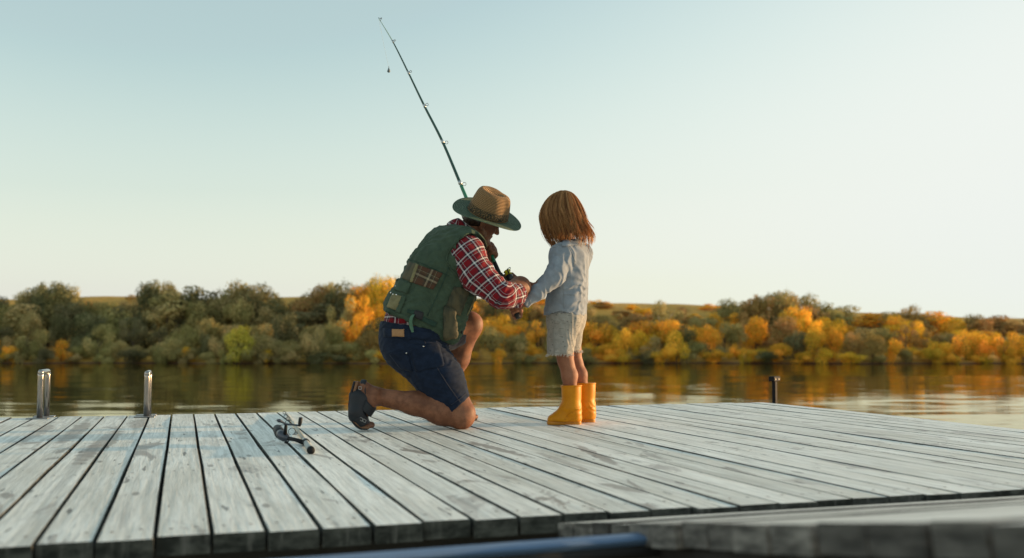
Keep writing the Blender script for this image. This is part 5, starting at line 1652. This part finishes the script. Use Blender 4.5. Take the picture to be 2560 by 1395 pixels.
# --- rubber boots
def boot(cx, y, toe, label=None):
    """cx: measured column of the shaft's axis; toe: measured column of the toe tip"""
    gy = 852.5 + CAMH * FPX / y                 # where the deck lies at this distance
    top = gy - 96
    root = bpy.data.objects.new('boot', None); COL.objects.link(root); root.location = J(cx, gy, y); attach(root, girl)
    q = lambda x, yy, dy=0.0: J(cx + x, gy + yy, y) + np.array([0, dy, 0])
    sq = (np.array([0, 1, 0]), .88)
    P = [cone(q(0, -96), q(1, -38), R(25.5, y), R(23, y), .02), cone(q(1, -38), q(4, -16), R(23, y), R(20, y), .02), cone(q(4, -14), q(-22, -13), R(20, y), R(17, y), .025, sq),
         cone(q(-10, -34), q(-36, -13), R(18, y), R(13, y), .03), cone(q(-22, -12), q(-47, -10), R(16, y), R(12.5, y), .02, (np.array([0, 1, 0]), 1.3))]
    f = Field(P, .0036)
    f.plane(q(0, -6), -UP); f.plane(q(0, -96), UP)
    inner = [cone(q(0, -120), q(1, -40), R(25.5, y) - .010, R(23, y) - .012, .01)]
    for p in inner: f.cut(p, 0, .002)
    f.warp(lambda Z: .004 * vnoise(Z * 18, 31) - folds(Z, np.array([.3, 0, 1]), 60, .0018, 32) * np.exp(-((Z[:, 2] - q(0, -36)[2]) / .03) ** 2))
    skin_obj('upper', f, BOOT, root, q(0, -40), 1, key='boot%d' % len(SKINS))
    key = 'boot%d' % (len(SKINS) - 1)
    # sole: outline of the foot, a heel step
    out = [(-60, 0), (-57, -.020), (-45, -.030), (-28, -.030), (-8, -.024), (12, -.028), (22, -.020), (24.5, 0), (22, .020), (12, .028), (-8, .026), (-28, .034), (-45, .034), (-57, .022)]
    n = len(out); dense = smooth_pts(out + [out[0]], 48)[:-1]
    lo = [q(x, 0) * [1, 1, 0] + np.array([0, d, .0004]) for x, d in dense]; hi = [p + UP * .0165 for p in lo]
    mid = [p + (p - q(-15, 0) * [1, 1, 0]) * .025 * np.array([1, 1, 0]) + UP * .010 for p in lo]
    V = lo + mid + hi; m = len(lo)
    F = [tuple(range(m - 1, -1, -1)), tuple(range(2 * m, 3 * m))]
    for a in (0, m): F += [(a + i, a + (i + 1) % m, a + m + (i + 1) % m, a + m + i) for i in range(m)]
    mesh('sole', V, F, plain('amber_boot_sole', (.56, .215, .008), .5), root, smooth=False, loc=q(0, 0))
    V, F = torus_vf(q(0, -94.5), q(0, -96) - q(1, -38), R(25.2, y), .0042, 36, 8); mesh('rim', V, F, BOOT, root, smooth=True, loc=q(0, -95))
    bb = bvh_of(key)
    seam('side_seam', bb, [(cx - 14, gy - 10), (cx - 8, gy - 20), (cx + 6, gy - 30), (cx + 20, gy - 36)], BOOT, root, .0022, .0005)
    V, F = tube_vf([q(24.8, -92), q(23.6, -60), q(22.4, -38), q(22.6, -12)], .003, 6); mesh('back_seam', V, F, BOOT, root, smooth=True, loc=q(24, -50))
    return root
boot(1428, 5.165, 1366)
boot(1463, 5.31, 1405)

# --- shoulder length hair: a soft inner mass and locks of strands that follow it
def girl_hair():
    prof = [(476, 1402, 1416), (480, 1391, 1427), (487, 1379, 1435), (496, 1370, 1442), (508, 1361, 1449), (520, 1355, 1454), (534, 1351, 1459), (550, 1352, 1464), (566, 1356, 1469), (578, 1358, 1474), (588, 1360, 1478), (600, 1364, 1478), (614, 1372, 1474), (624, 1376, 1470)]
    ys = np.array([p[0] for p in prof], float); xl = np.array([p[1] for p in prof], float); xr = np.array([p[2] for p in prof], float)
    r = np.random.default_rng(4)
    YC = 5.205
    part = (1404, 476)
    def pos(th, t, s=1.0, end=None):
        """th: angle round the head, 0 = image right (the back of her head), pi/2 = away; t: 0 crown .. 1 tips"""
        end = 594 if end is None else end
        y = 476.5 + (end - 476.5) * t ** 1.25 if t < 1 else end
        a, b = np.interp(y, ys, xl), np.interp(y, ys, xr)
        cx, hw = (a + b) / 2, (b - a) / 2
        d = hw * mpp(YC)
        c = J(cx, y, YC)
        return c + np.array([math.cos(th) * d * s, math.sin(th) * d * s * .93, 0])
    def endy(th):
        # longer in front (image left), flicked out at the back
        f = .5 - .5 * math.cos(th)
        return 594 + 21 * f ** 2
    face = math.pi - .50                        # direction of the face, left and away: kept open
    V, F = [], []
    n, mth = 18, 40
    for k in range(n):
        for j in range(mth):
            th = 2 * math.pi * j / mth
            df = abs((th - face + math.pi) % (2 * math.pi) - math.pi)
            s = .93 - (.34 * math.exp(-(df / .55) ** 2) if k > 6 else 0)
            e = endy(th) - 12 - 22 * (.5 - .5 * math.cos(th))
            V.append(pos(th, .015 + .985 * k / (n - 1), s * (1 - .12 * max(0, k / (n - 1) - .85) / .15), e))
    for k in range(n - 1):
        for j in range(mth): F.append((k * mth + j, k * mth + (j + 1) % mth, k * mth + mth + (j + 1) % mth, k * mth + mth + j))
    F.append(tuple(range(mth - 1, -1, -1))); 
    tone = [.25] * (len(V))
    V = [np.asarray(v) for v in V]
    nl = 270
    K = 11
    for c in range(nl + 110):
        fly = c >= nl
        th0 = r.uniform(0, 2 * math.pi)
        df = abs((th0 - face + math.pi) % (2 * math.pi) - math.pi)
        if df < .30 and not fly: continue
        layer = r.uniform(.87, 1.06)
        t_start = r.uniform(.0, .10) if r.random() < .65 else r.uniform(.1, .5)
        e0 = endy(th0) + r.normal(0, 11) - (r.uniform(0, 16) if r.random() < .35 else 0)
        if df < 1.1: e0 += r.uniform(-14, 16)
        ltone = np.clip(r.normal(.5, .20), 0, 1)
        wv, ph = r.uniform(.05, .16), r.uniform(0, 6.28)
        for q in range(9 if not fly else 2):
            th1 = th0 + r.normal(0, .045); sl = layer + r.normal(0, .012) + (r.uniform(.02, .07) if fly else 0)
            e1 = e0 + r.normal(0, 4)
            pts = []
            for k in range(K):
                u = k / (K - 1); t = t_start + (1 - t_start) * u
                th = th0 + (th1 - th0) * (1 - .75 * u) + wv * math.sin(5 * u + ph) * u + .025 * u * r.normal()
                flick = 1 + .14 * (max(0, u - .68) / .32) ** 1.5 * (1 if math.cos(th1) > .1 else -1.3)
                p = pos(th, t, sl * flick * (1 + .045 * u * math.sin(8 * u + ph)), e1)
                pts.append(p)
            rad = r.uniform(.0006, .0011) * (.45 if fly else 1)
            v, f = tube_vf(pts, [rad * (.7 if k == 0 else 1.0 - .75 * max(0, (k / (K - 1)) - .6) / .4) for k in range(K)], 4, caps=False)
            n0 = len(V); V += list(v); F += [tuple(i + n0 for i in g) for g in f]
            tone += [float(np.clip(ltone + r.normal(0, .12), 0, 1))] * len(v)
    t = NT('auburn_hair'); t.n.remove(t.p)
    a = t.node('ShaderNodeAttribute', attribute_name='tone').outputs['Fac']
    nz = t.noise(t.coord('Object', (90, 90, 8)), 1, 3, .6)
    a2 = t.math('ADD', a, t.math('MULTIPLY_ADD', nz.outputs[0], .4, -.2))
    col = t.mix(t.ramp(a2, .1, .95), (.20, .084, .030), (.66, .36, .145))
    d = t.node('ShaderNodeBsdfDiffuse'); tr = t.node('ShaderNodeBsdfTranslucent'); gl = t.node('ShaderNodeBsdfGlossy'); m1 = t.node('ShaderNodeMixShader'); m2 = t.node('ShaderNodeMixShader')
    t.l.new(col, d.inputs[0]); t.l.new(t.mix(.5, col, (.85, .40, .10)), tr.inputs[0]); t.l.new(t.mix(.5, col, (.8, .55, .35)), gl.inputs[0]); gl.inputs['Roughness'].default_value = .38
    m1.inputs[0].default_value = .45; m2.inputs[0].default_value = .16
    t.l.new(d.outputs[0], m1.inputs[1]); t.l.new(tr.outputs[0], m1.inputs[2]); t.l.new(m1.outputs[0], m2.inputs[1]); t.l.new(gl.outputs[0], m2.inputs[2]); t.l.new(m2.outputs[0], t.out.inputs[0])
    o = mesh('hair', V, F, t.m, girl, smooth=True, loc=GHC)
    at_ = o.data.attributes.new('tone', 'FLOAT', 'POINT'); at_.data.foreach_set('value', np.array(tone, np.float32))
girl_hair()
# ------------------------------------------------------------------ the green rod held by both
def long_rod():
    root = thing('fishing_rod', 'long green fishing rod held upright by the man and girl', 'fishing rod', ROD[0])
    g1 = plain('bright_green_blank', (.020, .17, .085), .28, var=.15, spec=.6)
    g2 = plain('dark_green_blank', (.008, .055, .040), .28, var=.2, spec=.6)
    g3 = plain('pale_green_tip', (.28, .42, .36), .4)
    foam = plain('black_foam_grip', (.016, .016, .017), .75, bump=.3, scale=200)
    blk = plain('black_reel_body', (.014, .014, .015), .35)
    yel = plain('yellow_spool', (.72, .62, .02), .4)
    silver = NT('silver_wrap').base((.5, .52, .52), .35, .8).m
    n = len(RODP); pyy = project(RODP)[:, 1]
    def piece(name, ya, yb, ra, rb, mat, m=12):
        i = np.where((pyy <= ya) & (pyy >= yb))[0]
        P = RODP[i]; V, F = tube_vf(P, np.linspace(ra, rb, len(P)), m)
        return mesh(name, V, F, mat, root, smooth=True, loc=P[0])
    piece('butt_grip', 796, 756, .0135, .0125, foam)
    piece('reel_seat', 758, 700, .0120, .0115, blk)
    piece('fore_grip', 702, 655, .0130, .0108, foam)
    piece('blank', 657, 458, .0105, .0092, g1)
    piece('blank', 462, 352, .0084, .0072, g2)
    piece('blank', 356, 262, .0072, .0062, g2)
    piece('blank', 266, 100, .0060, .0034, g2)
    piece('tip', 104, 44, .0030, .0018, g3)
    for y, r in ((458, .0098), (354, .0082), (264, .0070), (180, .0056), (103, .0044)):
        i = int(np.argmin(abs(pyy - y))); d = RODP[i + 1] - RODP[i - 1]; d /= np.linalg.norm(d)
        V, F = tube_vf([RODP[i] - d * .010, RODP[i] + d * .010], r, 12); mesh('wrap', V, F, silver, root, smooth=True, loc=RODP[i])
    side = np.array([.90, -.15, .42])
    for y, rr in ((462, .0095), (361, .0085), (267, .0072), (182, .0055), (105, .0042), (47, .0035)):
        i = min(len(RODP) - 2, max(1, int(np.argmin(abs(pyy - y))))); d = RODP[i + 1] - RODP[i - 1]; d /= np.linalg.norm(d)
        s_ = side - d * (side @ d); s_ /= np.linalg.norm(s_); q_ = np.cross(d, s_)
        c = RODP[i] + s_ * (rr + .009)
        parts = [torus_vf(c, d * .75 + q_ * .66, rr, .0013, 18, 6), tube_vf([RODP[i] - d * .016, c - s_ * rr], .0012, 5), tube_vf([RODP[i] + d * .016, c - s_ * rr], .0012, 5)]
        V, F = join_vf(parts); mesh('guide_ring', V, F, blk, root, smooth=True, loc=c)
    # spinning reel below the fore grip, on the far right side
    p, d = rod_at(698); d = -d if d[2] < 0 else d
    s_ = np.array([.80, .30, .5]); s_ = s_ - d * (s_ @ d); s_ /= np.linalg.norm(s_); q_ = np.cross(d, s_)
    reel = bpy.data.objects.new('reel', None); COL.objects.link(reel); reel.location = p; attach(reel, root)
    V, F = join_vf([tube_vf([p + d * .035 + s_ * .012, p + s_ * .015, p - d * .035 + s_ * .012], .004, 8), tube_vf([p + s_ * .012, p + s_ * .030], [.006, .005], 8)])
    mesh('reel_foot', V, F, blk, reel, smooth=True, loc=p)
    c = p + s_ * .042
    V, F = tube_vf([c - d * .028, c - d * .020, c + d * .006, c + d * .010], [.010, .017, .019, .012], 16); mesh('reel_body', V, F, blk, reel, smooth=True, loc=c)
    V, F = tube_vf([c + d * .012, c + d * .014, c + d * .018, c + d * .030, c + d * .034, c + d * .036], [.010, .019, .015, .014, .019, .016], 18); mesh('spool', V, F, yel, reel, smooth=True, loc=c)
    V, F = join_vf([tube_vf([c + d * .008 + q_ * .020, c + d * .034 + q_ * .022], .0034, 6), tube_vf([c + d * .008 - q_ * .020, c + d * .034 - q_ * .022], .0034, 6),
                    tube_vf(smooth_pts([c + d * .034 + q_ * .022, c + d * .046 + s_ * .020 + q_ * .010, c + d * .046 + s_ * .020 - q_ * .010, c + d * .034 - q_ * .022], 12), .0018, 6)])
    mesh('bail', V, F, blk, reel, smooth=True, loc=c)
    V, F = join_vf([tube_vf([c - d * .008, c - d * .008 + q_ * .03], .004, 8), tube_vf([c - d * .008 + q_ * .03, c - d * .04 + q_ * .034], .0035, 8), tube_vf([c - d * .04 + q_ * .034, c - d * .04 + q_ * .05], .007, 8)])
    mesh('crank', V, F, blk, reel, smooth=True, loc=c)
    # line from the tip down to a small weight
    w = J(972, 168, 5.71)
    V, F = tube_vf(smooth_pts([RODP[-1], (RODP[-1] + w) / 2 + np.array([.0, 0, -.01]), w], 8), .0005, 4)
    mesh('line', V, F, plain('clear_line', (.5, .55, .55), .3), root, loc=w)
    return root
long_rod()
w = J(972, 168, 5.71)
wt = thing('fishing_weight', 'small grey teardrop weight hanging in the sky beside the rod tip', 'fishing weight', w)
V, F = tube_vf([w, w - UP * .006, w - UP * .014, w - UP * .022, w - UP * .028, w - UP * .031], [.0016, .0030, .0065, .0092, .0080, .003], 14)
mesh('sinker', V, F, plain('lead_grey', (.13, .16, .17), .4), wt, smooth=True, loc=w)
V, F = torus_vf(w + UP * .003, np.array([0, 1, 0]), .0028, .0007, 12, 5); mesh('eyelet', V, F, CHROME, wt, smooth=True, loc=w)

# ------------------------------------------------------------------ the pale rod lying on the deck
def deck_rod():
    p0 = J(777.5, 1129.8, 3.80); p0[2] = .0150
    p1 = ground(717, 1031, .010); 
    d = p1 - p0; L = np.linalg.norm(d); d /= L
    root = thing('fishing_rod', 'cream fishing rod with black reel lying on the dock planks', 'fishing rod', p0)
    cream = plain('cream_blank', (.50, .46, .38), .35, var=.1)
    grey = plain('pale_grip', (.40, .42, .40), .6, var=.15, scale=80)
    blk = plain('black_rod_plastic', (.011, .011, .012), .5, spec=.25)
    gun = NT('gunmetal').base((.085, .09, .105), .35, .8).m
    wir = plain('black_guide_wire', (.012, .012, .014), .35)
    q = np.cross(UP, d); q /= np.linalg.norm(q)          # towards image left
    at_l = lambda l, a=0.0, z=0.0: p0 + d * l + q * a + UP * z
    V, F = tube_vf([at_l(-.004), at_l(0), at_l(.022), at_l(.030)], [.0125, .0150, .0150, .0130], 18); mesh('butt_cap', V, F, blk, root, smooth=True, loc=p0)
    V, F = tube_vf([at_l(.028), at_l(.12), at_l(.30)], [.0130, .0125, .0120], 16); mesh('grip', V, F, grey, root, smooth=True, loc=at_l(.1))
    V, F = tube_vf([at_l(.285), at_l(.295), at_l(.34), at_l(.35)], [.0135, .0155, .0150, .0125], 16); mesh('reel_seat', V, F, blk, root, smooth=True, loc=at_l(.3))
    V, F = tube_vf([at_l(.34), at_l(.40), at_l(.43)], [.0128, .0120, .0095], 16); mesh('seat_ring', V, F, NT('seat_silver').base((.55, .55, .53), .3, .8).m, root, smooth=True, loc=at_l(.4))
    V, F = tube_vf([at_l(.42), at_l(L * .7, 0, -.003), at_l(L, 0, -.005)], [.0090, .0065, .0045], 12); mesh('blank', V, F, cream, root, smooth=True, loc=at_l(1))
    for (px, py, r) in ((730, 1079, 8.6), (719.7, 1055.6, 5.7), (714.5, 1041, 4.4), (710.8, 1031.8, 3.3)):
        # find the distance along the rod whose sideways offset puts the ring there
        best = None
        for l in np.linspace(.4, L + .1, 240):
            c = at_l(l); g = at(px, py, c[1])
            off = g - c
            e = abs(off @ q - .032 - .0) if best is None else abs(off @ q - .032)
            if best is None or e < best[0]: best = (e, l, g)
        l, c = best[1], best[2]
        rr = R(r, c[1]); b0 = at_l(min(l + .02, L)); b1 = at_l(max(.4, l - .045))
        parts = [torus_vf(c, d, rr, .0014, 24, 6), tube_vf([b0, c - q * rr * .6 - UP * rr * .3], .0010, 5), tube_vf([b1, c - UP * rr * .9], .0010, 5)]
        V, F = join_vf(parts); mesh('guide_ring', V, F, wir, root, smooth=True, loc=c)
    reel = bpy.data.objects.new('reel', None); COL.objects.link(reel); reel.location = at_l(.33); attach(reel, root)
    yr = at_l(.33)[1]
    def jr(px, py, dy=0.0): return at(px, py, yr + dy)
    stem0, stem1 = at_l(.315, .012, .001), jr(716, 1095, .03)
    V, F = join_vf([tube_vf([at_l(.26, .013), stem0, at_l(.39, .013)], .0045, 8), tube_vf([stem0, jr(738, 1099), stem1], [.010, .0075, .009], 10)]); mesh('reel_foot', V, F, blk, reel, smooth=True, loc=stem0)
    V, F = tube_vf([jr(722, 1096, .02), jr(713, 1093, .04), jr(704, 1088, .05), jr(699, 1083, .07)], [.008, .019, .021, .016], 16); mesh('reel_body', V, F, gun, reel, smooth=True, loc=jr(708, 1090))
    V, F = tube_vf([jr(703, 1088, .07), jr(700, 1084, .085), jr(697, 1078, .12), jr(696, 1076, .125), jr(694, 1073, .15), jr(693.5, 1072, .152)], [.017, .022, .021, .018, .020, .012], 18); mesh('spool', V, F, blk, reel, smooth=True, loc=jr(697, 1078))
    V, F = join_vf([tube_vf(smooth_pts([jr(694, 1070, .12), jr(700, 1064, .12), jr(709, 1062, .13), jr(714, 1062, .13)], 10), .0014, 6), tube_vf([jr(692, 1074, .12), jr(695, 1069, .12)], .004, 8)])
    mesh('bail', V, F, gun, reel, smooth=True, loc=jr(700, 1066))
    V, F = tube_vf([jr(713, 1084, .03), jr(714, 1072, .02), jr(715, 1061, .0)], [.0085, .007, .006], 10); mesh('crank_shaft', V, F, blk, reel, smooth=True, loc=jr(714, 1072))
    V, F = tube_vf(smooth_pts([jr(692, 1050.5, -.02), jr(702, 1053, -.01), jr(716, 1060.5, 0), jr(733, 1062, 0), jr(749, 1064.5, 0)], 14), [.003, .006, .0075, .0065, .005, .0045, .004, .004, .0035, .0035, .0035, .0035, .0035, .003], 8)
    mesh('crank_arm', V, F, gun, reel, smooth=True, loc=jr(720, 1060))
    V, F = tube_vf([jr(748.5, 1066), jr(749, 1063), jr(750.5, 1054), jr(752, 1045), jr(752.3, 1043)], [.004, .0070, .0082, .0080, .005], 12); mesh('knob', V, F, blk, reel, smooth=True, loc=jr(751, 1054))
    V, F = tube_vf([jr(714, 1106, .0), jr(715, 1108, -.005), jr(725, 1100, .01)], [.006, .004, .001], 6); mesh('line_guide', V, F, blk, reel, smooth=True, loc=jr(715, 1106))
    return root
deck_rod()
